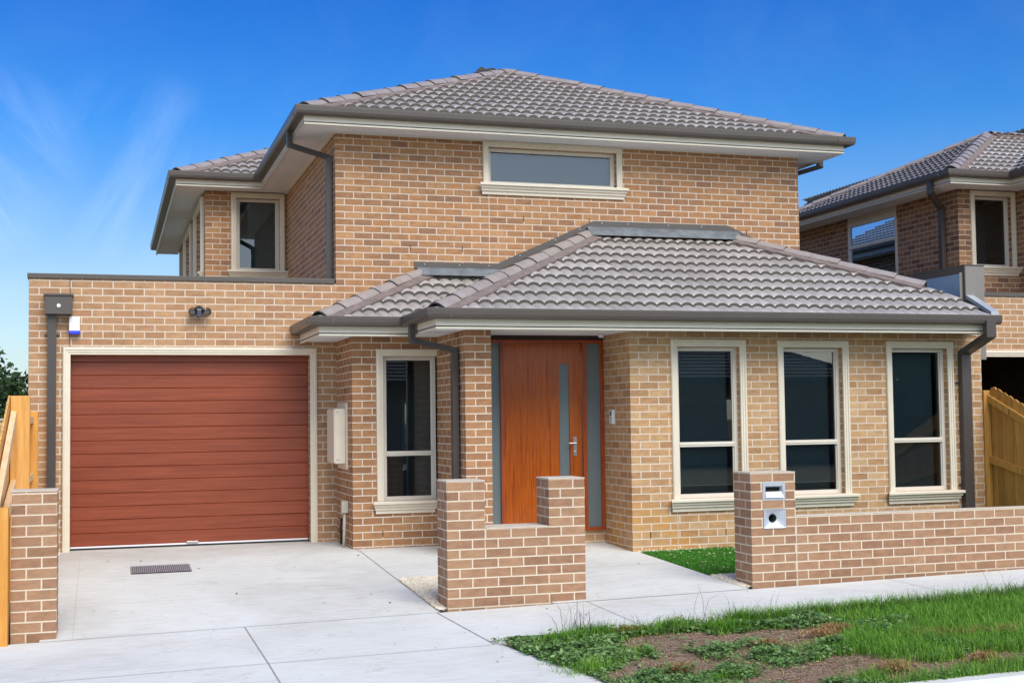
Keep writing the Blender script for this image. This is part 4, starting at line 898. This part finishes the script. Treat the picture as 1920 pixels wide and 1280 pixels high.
t = empty('timber_fence', (7.87, -3.6, 0), 'golden timber paling fence sloping down from the right corner of the front wall', 'fence', 'paling fences on the side boundaries')
ztr = lambda y: min(1.835, 1.835+(y+2.52)*.43)
m = MB(); y = -2.44
while y > -4.95: board(m, y-.102, y, 7.90+rng.uniform(-.004, .004), 7.918, -.15, ztr, .012); y -= .104
m.build('palings', PALE, t)
for dz, z_at in ((0, None),):
    pass
def rail(t, pts, w_, h_, mat, name='rail'):
    m = MB(); m.rtube(pts, w_, h_, (1, 0, 0)); m.build(name, mat, t)
rail(t, [(7.875, -2.36, 1.725), (7.875, -4.9, .64)], .045, .085, PALE); rail(t, [(7.875, -2.36, .945), (7.875, -4.9, .40)], .045, .085, PALE); rail(t, [(7.875, -2.36, .14), (7.875, -4.9, .10)], .045, .085, PALE)
m = MB(); m.box(7.80, 7.90, -2.43, -2.33, -.2, 1.80); m.build('post', PALE, t, bevel=.003)
m = MB(); m.box(7.80, 7.90, -4.99, -4.89, -.2, .86); m.build('post', PALE, t, bevel=.003)
t = empty('timber_fence', (-3.63, -3, 0), 'pale new pine paling fence sloping down beside the left brick pier', 'fence', 'paling fences on the side boundaries')
m = MB(); y = .3; ztl = lambda y: 1.80 if y > -2.98 else 1.80+(y+2.98)*.385
while y > -5.05: board(m, y-.098, y, -3.665+(.014 if int(y*40) % 2 else 0), -3.648+(.014 if int(y*40) % 2 else 0), -.2, ztl, .010); y -= .100
m.build('palings', PALE2, t)
rail(t, [(-3.610, -2.99, 1.62), (-3.610, -5.05, .80)], .05, .10, RAIL2); rail(t, [(-3.610, -2.99, .96), (-3.610, -5.05, .50)], .05, .10, RAIL2)
rail(t, [(-3.585, -.95, 1.57), (-3.585, -2.9, 1.57)], .10, .07, RAIL2); rail(t, [(-3.585, -.95, .95), (-3.585, -2.9, .95)], .10, .07, RAIL2)
m = MB(); m.box(-3.640, -3.468, -3.04, -2.94, -.2, 1.80); m.build('post', PALE2, t, bevel=.003)
m = MB(); m.box(-3.600, -3.488, -1.05, -.95, -.2, 1.665); m.build('post', POST2, t, bevel=.003)
m = MB(); m.box(-3.640, -3.508, -5.20, -5.06, -.3, .865); m.build('post', POST2, t, bevel=.003)

# ------------------------------------------------------------------ neighbour house (right)
NH = empty('neighbour_house', (11, 1, 0), 'matching brown brick house next door on the right with open dark garage', 'house')
XN0, YN = 10.57, 1.70
m = MB(); wall(m, FA, 8.02, 11.75, -.3, 3.252, [(8.4, 11.4, -.3, 2.345)], rev=.12, uo=8.02); m.poly([(8.03, 0, -.3), (8.03, 6, -.3), (8.03, 6, 3.25), (8.03, 0, 3.25)]); m.box(8.03, 11.7, .002, 1.7, 3.1, 3.12)
m.build('garage_wall', B_GA, NH)
m = MB(); m.box(8.02, 11.72, -.022, .25, 3.252, 3.31); m.build('parapet_capping', GREY, NH)
m = MB(); miter_sweep(m, [(8.4, 0), (8.4, 2.345), (11.4, 2.345), (11.4, 0)], pr, lambda x, y, d: FA.P(x, y, d+.001)); m.build('garage_surround', TRIM, NH)
m = MB(); m.poly([(8.2, 5.5, -.1), (11.6, 5.5, -.1), (11.6, 5.5, 2.7), (8.2, 5.5, 2.7)]); m.poly([(11.6, .2, -.1), (11.6, 5.5, -.1), (11.6, 5.5, 2.7), (11.6, .2, 2.7)]); m.poly([(8.2, .2, -.1), (8.2, 5.5, -.1), (8.2, 5.5, 2.7), (8.2, .2, 2.7)]); m.poly([(8.2, .2, 2.7), (11.6, .2, 2.7), (11.6, 5.5, 2.7), (8.2, 5.5, 2.7)]); m.build('garage_interior', brick_mat('brick_shaded', .046, [(0, (.03, .015, .01)), (1, (.06, .03, .02))], (.05, .045, .04), 4), NH)  # dimness of the open garage painted into near-black brick and mortar
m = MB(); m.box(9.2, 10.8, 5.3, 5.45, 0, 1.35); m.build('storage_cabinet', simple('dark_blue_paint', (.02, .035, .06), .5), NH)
m = MB(); m.box(8.9, 10.7, 2.8, 2.84, 1.52, 1.60); m.build('shelf_board', simple('pale_board', (.3, .3, .32), .6), NH)
m = MB(); FN = Fr((0, YN, 0), (1, 0, 0), (0, -1, 0)); wn = (10.89, 11.60, 3.92, 5.09)
wall(m, FN, XN0, 11.73, 3.0, ZS+.02, [wn], uo=XN0); FNS = Fr((XN0, 0, 0), (0, 1, 0), (-1, 0, 0)); ws = (3.42, 4.98, 3.3, 5.10)
wall(m, FNS, YN, 7.0, 2.6, ZS+.02, [ws], uo=YN); m.build('wing_wall', B_NE, NH)
m = MB(); wall(m, Fr((11.73, 0, 0), (0, 1, 0), (-1, 0, 0)), 0, YN, 3.0, ZS+.02); wall(m, FA, 11.73, 18.5, -.3, ZS+.02, uo=11.73); m.build('upper_wall', B_NE, NH)
window(NH, FN, *wn, tw=.085, room=.8); GLB = glass_mat('sky_blue_gloss_glass', (.35, .45, .5), 1.6, .015); [n_ for n_ in GLB.node_tree.nodes if n_.type == 'BSDF_GLOSSY'][0].inputs[0].default_value = (.30, .45, .66, 1)  # blue of the reflected sky is painted into this side pane's gloss colour
window(NH, FNS, *ws, glass=GLB, tw=.06, rec=.0, transom=4.62, headdrop=.05, trim='', sill=False, room=.8)
m = MB(); fbox(m, FNS, 3.42, 4.98, 5.02, 5.19, -.07, .012); m.build('head_panel', TRIM, NH)
soffit(NH, [(10.05, 11.73, 1.17, YN), (10.05, XN0, YN, 7.4), (11.2, 11.73, -.47, 1.17), (11.73, 18.9, -.47, 0)], ZS)
eaves(NH, [(18.9, -.47), (11.2, -.47), (11.2, 1.17), (10.05, 1.17), (10.05, 7.4), (16, 7.4)], None, ZS, gut_z=.190)
m = MB(); m.rtube([(9.99, 1.62, 5.30), (9.99, 1.62, 5.09), (10.50, 2.05, 4.92), (10.50, 2.05, 3.3)], .09, .07, (0, 1, 0)); m.build('downpipe', GREYD, NH)
NR = bpy.data.objects.new('roof', None); COL.objects.link(NR); NR.parent = NH; NR.location = (0, 0, 0)
nx, ny, bx = 9.995, 1.115, 11.145
tile_slope(NR, (nx, ny), (1, 0), (0, 1), 5.2, 3.25, ez, [((nx, ny), (-q, q)), ((bx, ny), (q, -q))], phase=.03)
tile_slope(NR, (nx, 7.455), (0, -1), (1, 0), 7.455-ny, 3.21, ez, [((nx, ny), (q, -q)), ((nx, 7.455), (q, q))])
tile_slope(NR, (bx, 14), (0, -1), (1, 0), 14.525, 3.9, ez, [((bx, -.525), (q, -q)), ((bx, ny), (-q, q))] if False else [((bx, -.525), (q, -q))], phase=.05)
hip_caps(NR, (nx, ny, ez+.03), (nx+3.2, ny+3.2, ez+3.2*TANP+.03)); hip_caps(NR, (nx, 7.455, ez+.03), (nx+3.21, 7.455-3.21, ez+3.21*TANP+.03)); hip_caps(NR, (nx+3.2, ny+3.2, ez+3.2*TANP+.03), (bx+3.2, ny+3.2, ez+3.2*TANP+.03))
tile_slope(NR, (bx, -.525), (1, 0), (0, 1), 7.86, 3.93, ez, [((bx, -.525), (-q, q)), ((bx+7.86, -.525), (q, q))])
tile_slope(NR, (bx+7.86, -.525), (0, 1), (-1, 0), 14.5, 3.93, ez, [((bx+7.86, -.525), (-q, -q))])
tile_slope(NR, (bx+3.2, 7.455), (-1, 0), (0, -1), bx+3.2-nx, 3.2, ez, [((nx, 7.455), (-q, -q))])
hip_caps(NR, (bx, -.525, ez+.03), (bx+3.93, 3.405, ez+3.93*TANP+.03)); hip_caps(NR, (bx+7.86, -.525, ez+.03), (bx+3.93, 3.405, ez+3.93*TANP+.03)); hip_caps(NR, (bx+3.93, 3.405, ez+3.93*TANP+.03), (bx+3.93, 14, ez+3.93*TANP+.03))
m = MB(); m.box(18.5, 18.51, 0, 14, -.3, ZS+.1); m.box(11.74, 18.5, 13.9, 14, -.3, ZS+.1); m.box(XN0+.01, 11.74, 6.95, 7.0, 2.4, ZS+.1); m.build('rear_wall', B_NE, NH)
m = MB(); valley_iron((bx-.03, ny-.03, ez+.03), (bx+3.2, ny+3.2, ez+3.2*TANP+.05)); m.build('valley_gutter', ZINC, NR)

# ------------------------------------------------------------------ background left
t = empty('brick_boundary_wall', (-6, 12, 0), 'distant pale brick wall far behind the left fence', 'brick wall')
m = MB(); wall(m, Fr((0, 12, 0), (1, 0, 0), (0, -1, 0)), -12, -3.9, -.1, 1.60, uo=-12); wall(m, Fr((0, 12.11, 0), (1, 0, 0), (0, 1, 0)), -12, -3.9, -.1, 1.60); m.build('wall_body', brick_mat('brick_cream', .02, [(0, srgb(200, 160, 110)), (1, srgb(225, 190, 140))], srgb(150, 120, 90), 5.1), t)
m = MB(); m.box(-12, -3.9, 11.98, 12.13, 1.60, 1.64); m.build('coping', CAPM, t)
def tree(loc, h, rx, rz, n, seed, label, leaf=.16, cat='tree'):
    r = np.random.default_rng(seed); t = empty('tree', loc, label, cat)
    m = MB(); x, y, z = loc
    m.tube([(x, y, z-.2), (x+.05, y, z+h*.25), (x-.05, y+.1, z+h*.5)], [h*.05, h*.04, h*.03], 10)
    for k in range(9):
        a = k*2.4; e = r.uniform(.5, .9); m.tube([(x-.02, y+.05, z+h*(.25+.03*k)), (x+math.cos(a)*rx*.35, y+math.sin(a)*rx*.35, z+h*(.42+.04*k)), (x+math.cos(a)*rx*.75*e, y+math.sin(a)*rx*.75*e, z+h*(.5+.045*k))], [h*.02, h*.012, h*.004], 6)
    m.build('trunk', BARK, t, smooth=True)
    # clumps of leaves
    nc = 60; c = r.normal(size=(nc, 3)); c /= np.linalg.norm(c, axis=1)[:, None]; c *= r.uniform(.35, 1, nc)[:, None]**.6
    cen = np.array([x, y, z+h-rz])+c*np.array([rx*.85, rx*.85, rz*.85]); rad = r.uniform(.16, .34, nc)*rx
    k = r.integers(0, nc, n); d = r.normal(size=(n, 3)); d /= np.linalg.norm(d, axis=1)[:, None]
    p = cen[k]+d*(rad[k]*r.uniform(.45, 1.05, n))[:, None]*np.array([1, 1, .8])
    leaves('crown', p, r, leaf, LEAFT, t, loc)
    return t
def leaves(name, p, r, size, mat, parent, org, flat=0.0, aspect=.45):
    n = len(p); a = r.normal(size=(n, 3)); a[:, 2] *= (1-flat); a /= np.linalg.norm(a, axis=1)[:, None]
    b = np.cross(a, r.normal(size=(n, 3))); 
    if flat: b = np.cross(a, np.array([0, 0, 1.0])+r.normal(size=(n, 3))*.35); 
    b /= np.linalg.norm(b, axis=1)[:, None]
    s = (size*r.uniform(.6, 1.3, n))[:, None]; V = np.empty((n, 4, 3)); V[:, 0] = p-a*s; V[:, 1] = p+b*s*aspect-a*s*.1; V[:, 2] = p+a*s; V[:, 3] = p-b*s*aspect-a*s*.1
    return np_mesh(name, V.reshape(-1, 3), np.arange(n*4).reshape(n, 4), mat, parent=parent, org=org)
tree((-7.2, 28, 0), 4.05, 2.6, 2.0, 26000, 5, 'dark green bushy tree rising behind the left fence', .10)

# ------------------------------------------------------------------ across the street (seen in the window reflections)
OH = empty('opposite_house', (15, -33, 0), 'low dark brick house with hipped tile roof mirrored in the front windows', 'house')
m = MB(); zg = -.4; FO = Fr((0, -29.5, 0), (1, 0, 0), (0, 1, 0)); wall(m, FO, 4.5, 23, zg, 2.75, [(7, 9.2, .6, 2.1), (12, 14.5, .6, 2.1), (18, 20, .6, 2.1)], rev=.1); wall(m, Fr((4.5, 0, 0), (0, 1, 0), (-1, 0, 0)), -38, -29.5, zg, 2.75); wall(m, Fr((23, 0, 0), (0, 1, 0), (1, 0, 0)), -38, -29.5, zg, 2.75)
m.build('wall', B_NE, OH)
for a0, a1 in ((7, 9.2), (12, 14.5), (18, 20)): window(OH, FO, a0, a1, .6, 2.1, tw=.06, room=0)
TILE_, TEDGE_, CAP_ = TILE, TEDGE, CAP; TILE = simple('dark_roof_tile', (.19, .175, .165), .7, .1, 20); TEDGE = simple('dark_tile_edge', (.04, .036, .034), .9, .1, 20); CAP = TILE
ORF = bpy.data.objects.new('roof', None); COL.objects.link(ORF); ORF.parent = OH
tile_slope(ORF, (23.6, -28.9), (-1, 0), (0, -1), 19.7, 4.9, 2.75, [((23.6, -28.9), (q, -q)), ((3.9, -28.9), (-q, -q))] if False else [((23.6, -28.9), (q, q)) if False else ((23.6, -28.9), (q, -q)), ((3.9, -28.9), (-q, -q))])
m = MB(); m.box(3.9, 23.6, -28.9, -28.86, 2.62, 2.78); m.box(3.9, 23.6, -29.5, -28.9, 2.74, 2.75); m.build('gutter', GREYD, OH)
hz = 2.75+4.85*TANP
m = MB(); m.poly([(3.9, -28.9, 2.75), (8.75, -33.75, hz), (3.9, -38.6, 2.75)]); m.poly([(23.6, -28.9, 2.75), (18.75, -33.75, hz), (23.6, -38.6, 2.75)]); m.poly([(3.9, -38.6, 2.75), (8.75, -33.75, hz), (18.75, -33.75, hz), (23.6, -38.6, 2.75)]); m.build('rear_slope', TILE, ORF)
hip_caps(ORF, (23.6, -28.9, 2.78), (18.75, -33.75, hz+.02)); hip_caps(ORF, (3.9, -28.9, 2.78), (8.75, -33.75, hz+.02))
TILE, TEDGE, CAP = TILE_, TEDGE_, CAP_
tree((27.5, -30, -.4), 7.5, 3.2, 3.0, 14000, 8, 'tall dark street tree mirrored at the top of the rightmost front window', .2)
tree((1.0, -33, -.4), 6.5, 2.8, 2.6, 12000, 9, 'rounded dark tree across the street mirrored above the entry window', .2)
t = empty('hedge', (33, -31, -.4), 'long dark clipped hedge across the street mirrored in the front windows', 'hedge')
rr = np.random.default_rng(4); nh = 26000; HX = rr.uniform(23.8, 46, nh); HY = rr.uniform(-32, -30, nh); HZ = -.4+3.1*rr.random(nh)**.7+.35*np.sin(HX*1.3)*rr.random(nh)
leaves('foliage', np.stack([HX, HY, HZ], 1), rr, .16, LEAFT, t, (33, -31, -.4))
# parked car mirrored in the entry window
CARP = simple('dark_blue_car_paint', (.035, .05, .11), .25, .03)
def car(loc, label):
    t = empty('parked_car', loc, label, 'car'); x, y, z = loc
    prof = [(-2.1, .35), (-2.15, .62), (-2.0, .78), (-1.15, .92), (-.55, 1.36), (.75, 1.40), (1.45, .98), (2.05, .90), (2.15, .60), (2.1, .35)]
    m = MB(); hw_ = .86
    def half(zz): return hw_ if zz < .95 else hw_-.42*(zz-.95)
    for s_ in (-1, 1): m.poly([(x+a, y+s_*half(b), z+b) for a, b in prof])
    for (a, b), (c, d) in zip(prof[:-1], prof[1:]): m.poly([(x+a, y-half(b), z+b), (x+c, y-half(d), z+d), (x+c, y+half(d), z+d), (x+a, y+half(b), z+b)])
    m.build('body', CARP, t, bevel=.03)
    for s_ in (-1, 1):
        m = MB(); yy = lambda zz: y+s_*(half(zz)+.004)
        for w4 in ([(-1.0, .98), (.05, .98), (.05, 1.30), (-.52, 1.30)], [(.12, .98), (1.22, .98), (.70, 1.32), (.12, 1.32)]): m.poly([(x+a, yy(b), z+b) for a, b in w4])
        m.build('side_window', simple('car_glass', (.01, .012, .015), .08), t)
        for wx in (-1.32, 1.32):
            m = MB(); m.tube([(x+wx, y+s_*.68, z+.32), (x+wx, y+s_*.87, z+.32)], .32, 24); wl = m.build('wheel', simple('tyre_rubber', (.02, .02, .02), .8), t)
            m = MB(); m.tube([(x+wx, y+s_*.86, z+.32), (x+wx, y+s_*.885, z+.32)], .20, 18); m.build('rim', CHROME, wl)
    return t
car((5.4, -14.6, -.38), 'dark blue parked car mirrored in the lower pane of the entry window')

# ------------------------------------------------------------------ plants and stones
def blades(name, P, h, wdt, lean, mat, r, label, cat=None, azim=None):
    n = len(P); az = r.uniform(0, 2*np.pi, n) if azim is None else azim; ln = lean*r.uniform(.2, 1.2, n)
    d = np.stack([np.cos(az), np.sin(az), np.zeros(n)], 1); s = np.stack([-np.sin(az+r.uniform(-.6, .6, n)), np.cos(az), np.zeros(n)], 1)
    up = np.array([0, 0, 1.0]); H = h[:, None]; W = wdt[:, None]
    b = P; mid = P+up*H*.55+d*(H*ln[:, None]*.30); tip = P+up*H*(1-.25*ln[:, None])+d*(H*ln[:, None]*1.0)
    V = np.empty((n, 6, 3)); V[:, 0] = b-s*W; V[:, 1] = b+s*W; V[:, 2] = mid+s*W*.8; V[:, 3] = mid-s*W*.8; V[:, 4] = tip+s*W*.15; V[:, 5] = tip-s*W*.15
    base = np.arange(n)[:, None]*6; F = np.concatenate([base+np.array([[0, 1, 2, 3]]), base+np.array([[3, 2, 4, 5]])])
    o = np_mesh(name, V.reshape(-1, 3), F, mat); o['kind'] = 'stuff'; o['label'] = label; return o
def gzv(X, Y): return np.array([gz(a, b) for a, b in zip(X, Y)])
def vnoise(X, Y, sc, seed):
    r = np.random.default_rng(seed); G = r.random((64, 64)); x = (X*sc) % 63; y = (Y*sc) % 63; i = x.astype(int); j_ = y.astype(int); fx = x-i; fy = y-j_; fx = fx*fx*(3-2*fx); fy = fy*fy*(3-2*fy)
    return (G[i, j_]*(1-fx)+G[i+1, j_]*fx)*(1-fy)+(G[i, j_+1]*(1-fx)+G[i+1, j_+1]*fx)*fy
def bare(X, Y):     # 0..1 cover of the verge
    n = .6*vnoise(X, Y, 1.3, 3)+.4*vnoise(X, Y, 3.1, 4)
    patches = np.zeros_like(X)
    X2 = X+.30*(vnoise(X, Y, 2.2, 61)-.5)+.12*(vnoise(X, Y, 7, 62)-.5); Y2 = Y+.30*(vnoise(X, Y, 2.2, 63)-.5)+.12*(vnoise(X, Y, 7, 64)-.5)
    for cx_, cy_, rx_, ry_ in ((1.40, -7.22, .36, .24), (2.18, -7.34, .42, .16), (.92, -7.88, .34, .26), (1.95, -8.42, .45, .22), (2.6, -8.75, .4, .12), (1.35, -8.6, .22, .18), (3.6, -8.7, .5, .10)):
        patches = np.maximum(patches, np.exp(-(((X2-cx_)/rx_/1.42)**2+((Y2-cy_)/ry_/1.42)**2)**1.2))
    return np.clip(n*.55+.46-patches*.85+.35*(vnoise(X, Y, 9, 6)-.5), 0, 1)
def edge_x(Y): return .12+.20*(-6.688-Y)
r = np.random.default_rng(21)
n = 210000; X = r.uniform(.0, 9.5, n); Y = r.uniform(-9.0, -6.45, n)
lush = np.clip((X-1.95)/.8+(vnoise(X, Y, 1.4, 8)-.5)*1.6, 0, 1); cov = bare(X, Y)
topY = -6.62+.10*vnoise(X, Y*0, 2.3, 12)+np.clip((X-3.4)*.055, 0, .28)
keep = (X > edge_x(Y)-.02) & (Y < topY) & (r.random(n) < np.where(X < 6.2, 1, .4)*(.10+.90*lush)*np.clip((cov-.28)*2.6, 0, 1))
X, Y, lush = X[keep], Y[keep], lush[keep]; Z = gzv(X, Y)
hh = (.030+.055*lush)*r.uniform(.5, 1.5, len(X)); blades('grass', np.stack([X, Y, Z], 1), hh, r.uniform(.0012, .0024, len(X)), .8, GRASS, r, 'bright green unmown grass growing on the verge')
# creeping weeds
n = 330000; X = r.uniform(.0, 6.0, n); Y = r.uniform(-9.0, -6.45, n); cov = bare(X, Y); wv = vnoise(X, Y, 2.6, 31)
lush = np.clip((X-1.9)/1.4, 0, 1); topY = -6.60+.06*vnoise(X, Y*0, 3.3, 13)
keep = (X > edge_x(Y)-.05*vnoise(X, Y, 5, 2)) & (Y < topY) & (r.random(n) < (1-.85*lush)*np.clip((cov-.36)*2.2, .02, 1)*np.clip((vnoise(X, Y, 7, 71)-.34)*3.2, .05, 1)*np.clip(wv*2-.15, .25, 1))
X, Y = X[keep], Y[keep]; Z = gzv(X, Y)+r.uniform(.004, .045, len(X))*(.4+vnoise(X, Y, 4, 17))
o = leaves('weeds', np.stack([X, Y, Z], 1), r, .0165, WEED, None, (0, 0, 0), flat=.75, aspect=.6); o['kind'] = 'stuff'; o['label'] = 'low creeping broad-leaved weeds spreading over the verge soil'
# tufts and stalks along the path edge
cl = [(a_, b_, h_, 260) for a_, b_, h_ in zip(r.uniform(.35, 3.0, 34), r.uniform(-8.8, -6.8, 34), r.uniform(.05, .11, 34)) if not (1.0 < a_ < 1.8 and -7.5 < b_ < -7.0)]+[(.60, -6.85, .13, 700), (.85, -6.72, .14, 500), (1.55, -6.72, .13, 600), (2.12, -6.75, .17, 1000), (2.5, -6.68, .15, 800), (2.9, -6.63, .15, 900), (3.3, -6.62, .14, 700), (1.2, -6.75, .1, 500), (1.9, -6.9, .12, 900)]
PX, PY, PH = [], [], []
for cx_, cy_, ch, k_ in cl:
    a = r.normal(0, .11, k_); b = r.normal(0, .055, k_); PX.append(cx_+a); PY.append(cy_+b); PH.append(ch*r.uniform(.4, 1.1, k_))
for cx_ in np.arange(3.4, 9, .16):
    k_ = 160; PX.append(cx_+r.normal(0, .09, k_)); PY.append(-6.60+min(.25, max(0, (cx_-3.4)*.05))+r.normal(0, .05, k_)); PH.append(.15*r.uniform(.4, 1.2, k_))
X = np.concatenate(PX); Y = np.concatenate(PY); hgt = np.concatenate(PH); k4 = (bare(X, Y) > .42) | (Y > -6.9); X, Y, hgt = X[k4], Y[k4], hgt[k4]
blades('grass_tufts', np.stack([X, Y, gzv(X, Y)], 1), hgt, np.full(len(X), .0022), 1.0, GRASS, r, 'taller grass tufts leaning over the footpath edge')
n = 26000; cc_ = [(u_, v_, w_) for u_, v_, w_ in zip(np.concatenate([r.uniform(.4, 3.4, 22), r.uniform(.3, 3.2, 26), r.uniform(.3, 1.3, 14)]), np.concatenate([r.uniform(-6.86, -6.58, 22), r.uniform(-8.9, -6.8, 26), r.uniform(-8.6, -6.8, 14)]), r.uniform(.05, .16, 62))]
cc_ = np.array(cc_); k3 = r.integers(0, len(cc_), n); X = cc_[k3, 0]+r.normal(0, 1, n)*cc_[k3, 2]; Y = cc_[k3, 1]+r.normal(0, 1, n)*cc_[k3, 2]*.6; k2 = (X > edge_x(Y)-.05) & (Y < -6.50) & (Y > -8.98) & ((bare(X, Y) > .50) | (Y > -6.85)) & (r.random(len(X)) < .7); X, Y = X[k2], Y[k2]
o = leaves('broad_weeds', np.stack([X, Y, gzv(X, Y)+r.uniform(.01, .085, len(X))*(.3+vnoise(X, Y, 3, 41))], 1), r, .021, WEED, None, (0, 0, 0), flat=.6, aspect=.55); o['kind'] = 'stuff'; o['label'] = 'taller broad-leaved weeds along the footpath edge of the verge'
n = 800; X = r.uniform(.45, 6.5, n)**.9*1.2; Y = -6.70+r.normal(0, .06, n)+np.clip((X-3.4)*.05, 0, .25); blades('seed_stalks', np.stack([X, Y, gzv(X, Y)], 1), r.uniform(.10, .30, n)*(.6+.8*(vnoise(X, Y, 1.7, 5) > .5)), np.full(n, .0019), 1.3, STALK, r, 'thin dry seed stalks standing above the verge edge')
n = 4200; lc = [(3.17, -7.75, .20, .12), (3.45, -7.82, .22, .14), (3.75, -7.86, .22, .12), (2.45, -7.42, .14, .07), (1.9, -7.62, .10, .06), (2.3, -8.63, .12, .10), (.93, -8.12, .10, .05), (2.66, -7.28, .16, .07), (3.0, -8.62, .12, .06), (4.5, -7.6, .25, .12), (1.15, -6.72, .12, .06)]; k_ = r.integers(0, len(lc), n); L_ = np.array(lc)[k_]; X = L_[:, 0]+r.normal(0, 1, n)*L_[:, 2]*.5; Y = L_[:, 1]+r.normal(0, 1, n)*L_[:, 3]*.6
blades('dry_grass_clumps', np.stack([X, Y, gzv(X, Y)+.012+r.uniform(0, .045, n)], 1), r.uniform(.010, .032, n), np.full(n, .0040), 3.0, STRAW, r, 'tan dry grass clumps lying on the green verge')
n = 900; X = r.uniform(.3, 5, n); Y = r.uniform(-8.8, -6.75, n); o = leaves('fallen_leaves', np.stack([X, Y, gzv(X, Y)+.008], 1), r, .014, STRAW, None, (0, 0, 0), flat=.95, aspect=.5); o['kind'] = 'stuff'; o['label'] = 'small dry leaves scattered on the verge soil'
# lawn behind the wall
n = 90000; X = r.uniform(3.07, 7.6, n); Y = r.uniform(-4.25, -2.45, n); keep = r.random(n) < np.where(X < 4.2, 1, .35); X, Y = X[keep], Y[keep]
blades('lawn', np.stack([X, Y, gzv(X, Y)-.01], 1), r.uniform(.025, .045, len(X)), np.full(len(X), .0020), .7, LAWN, r, 'short deep green lawn between the entry path and the front wall')
n = 260; X = r.uniform(3.1, 4.6, n); Y = r.uniform(-4.2, -2.46, n); o = leaves('lawn_litter', np.stack([X, Y, gzv(X, Y)+.036], 1), r, .016, PEB, None, (0, 0, 0), flat=.8, aspect=.5); o['kind'] = 'stuff'; o['label'] = 'pale clippings scattered over the small lawn'
# pebbles: squashed octahedra
def pebbles(name, boxes, dens, label, sz=.013, mat=None):
    Vs = []; 
    for x0, x1, y0, y1 in boxes:
        n = int((x1-x0)*(y1-y0)*dens); X = r.uniform(x0, x1, n); Y = r.uniform(y0, y1, n); Vs.append(np.stack([X, Y, gzv(X, Y)+r.uniform(-.008, .008, n)], 1))
    P = np.concatenate(Vs); n = len(P); R3 = sz*r.uniform(.6, 1.4, (n, 3))*np.array([1, 1, .6]); th = r.uniform(0, np.pi, n)
    oc = np.array([[1, 0, 0], [0, 1, 0], [-1, 0, 0], [0, -1, 0], [0, 0, 1], [0, 0, -1]], float); V = oc[None]*R3[:, None]
    c, s_ = np.cos(th)[:, None], np.sin(th)[:, None]; V = np.stack([V[..., 0]*c-V[..., 1]*s_, V[..., 0]*s_+V[..., 1]*c, V[..., 2]], -1)+P[:, None]
    tri = np.array([[0, 1, 4], [1, 2, 4], [2, 3, 4], [3, 0, 4]]); F = (np.arange(n)[:, None, None]*6+tri[None]).reshape(-1, 3)
    o = np_mesh(name, V.reshape(-1, 3), F, mat or PEBL); o['kind'] = 'stuff'; o['label'] = label
PEBL = leaf_mat('pebble_stone', [(.05, (.50, .36, .20)), (.35, (.74, .64, .46)), (.7, (.84, .78, .64)), (1, (.88, .86, .80))], .8, 0)
SOILC = leaf_mat('soil_crumb', [(.1, (.12, .075, .048)), (.6, (.28, .19, .125)), (1, (.46, .35, .25))], .95, 0)
pebbles('pebbles', [(.05, 1.09, -5.0, -3.31), (3.06, 3.6, -5.0, -4.25), (-3.48, -3.285, -4.6, -.02), (3.062, 3.9, -2.47, -2.41)], 9000, 'cream pebbles filling the garden beds beside the paths', .016)
pebbles('soil_clods', [(.45, 4.2, -8.9, -6.75)], 2600, 'small crumbs of brown soil lying over the bare verge patches', .008, SOILC)
n = 60; X = r.uniform(-3, 4, n); Y = r.uniform(-8, -.5, n); keep = ~((X > .03) & (Y < -3.3) & (Y > -5.1)) & ~((X > 3) | ((X > .05) & (Y < -6.6))); X, Y = X[keep], Y[keep]
o = leaves('path_leaves', np.stack([X, Y, gzv(X, Y)+.010], 1), r, .014, simple('brown_leaf', (.08, .05, .03), .8), None, (0, 0, 0), flat=.95, aspect=.5); o['kind'] = 'stuff'; o['label'] = 'a few small brown leaves scattered on the pale concrete'
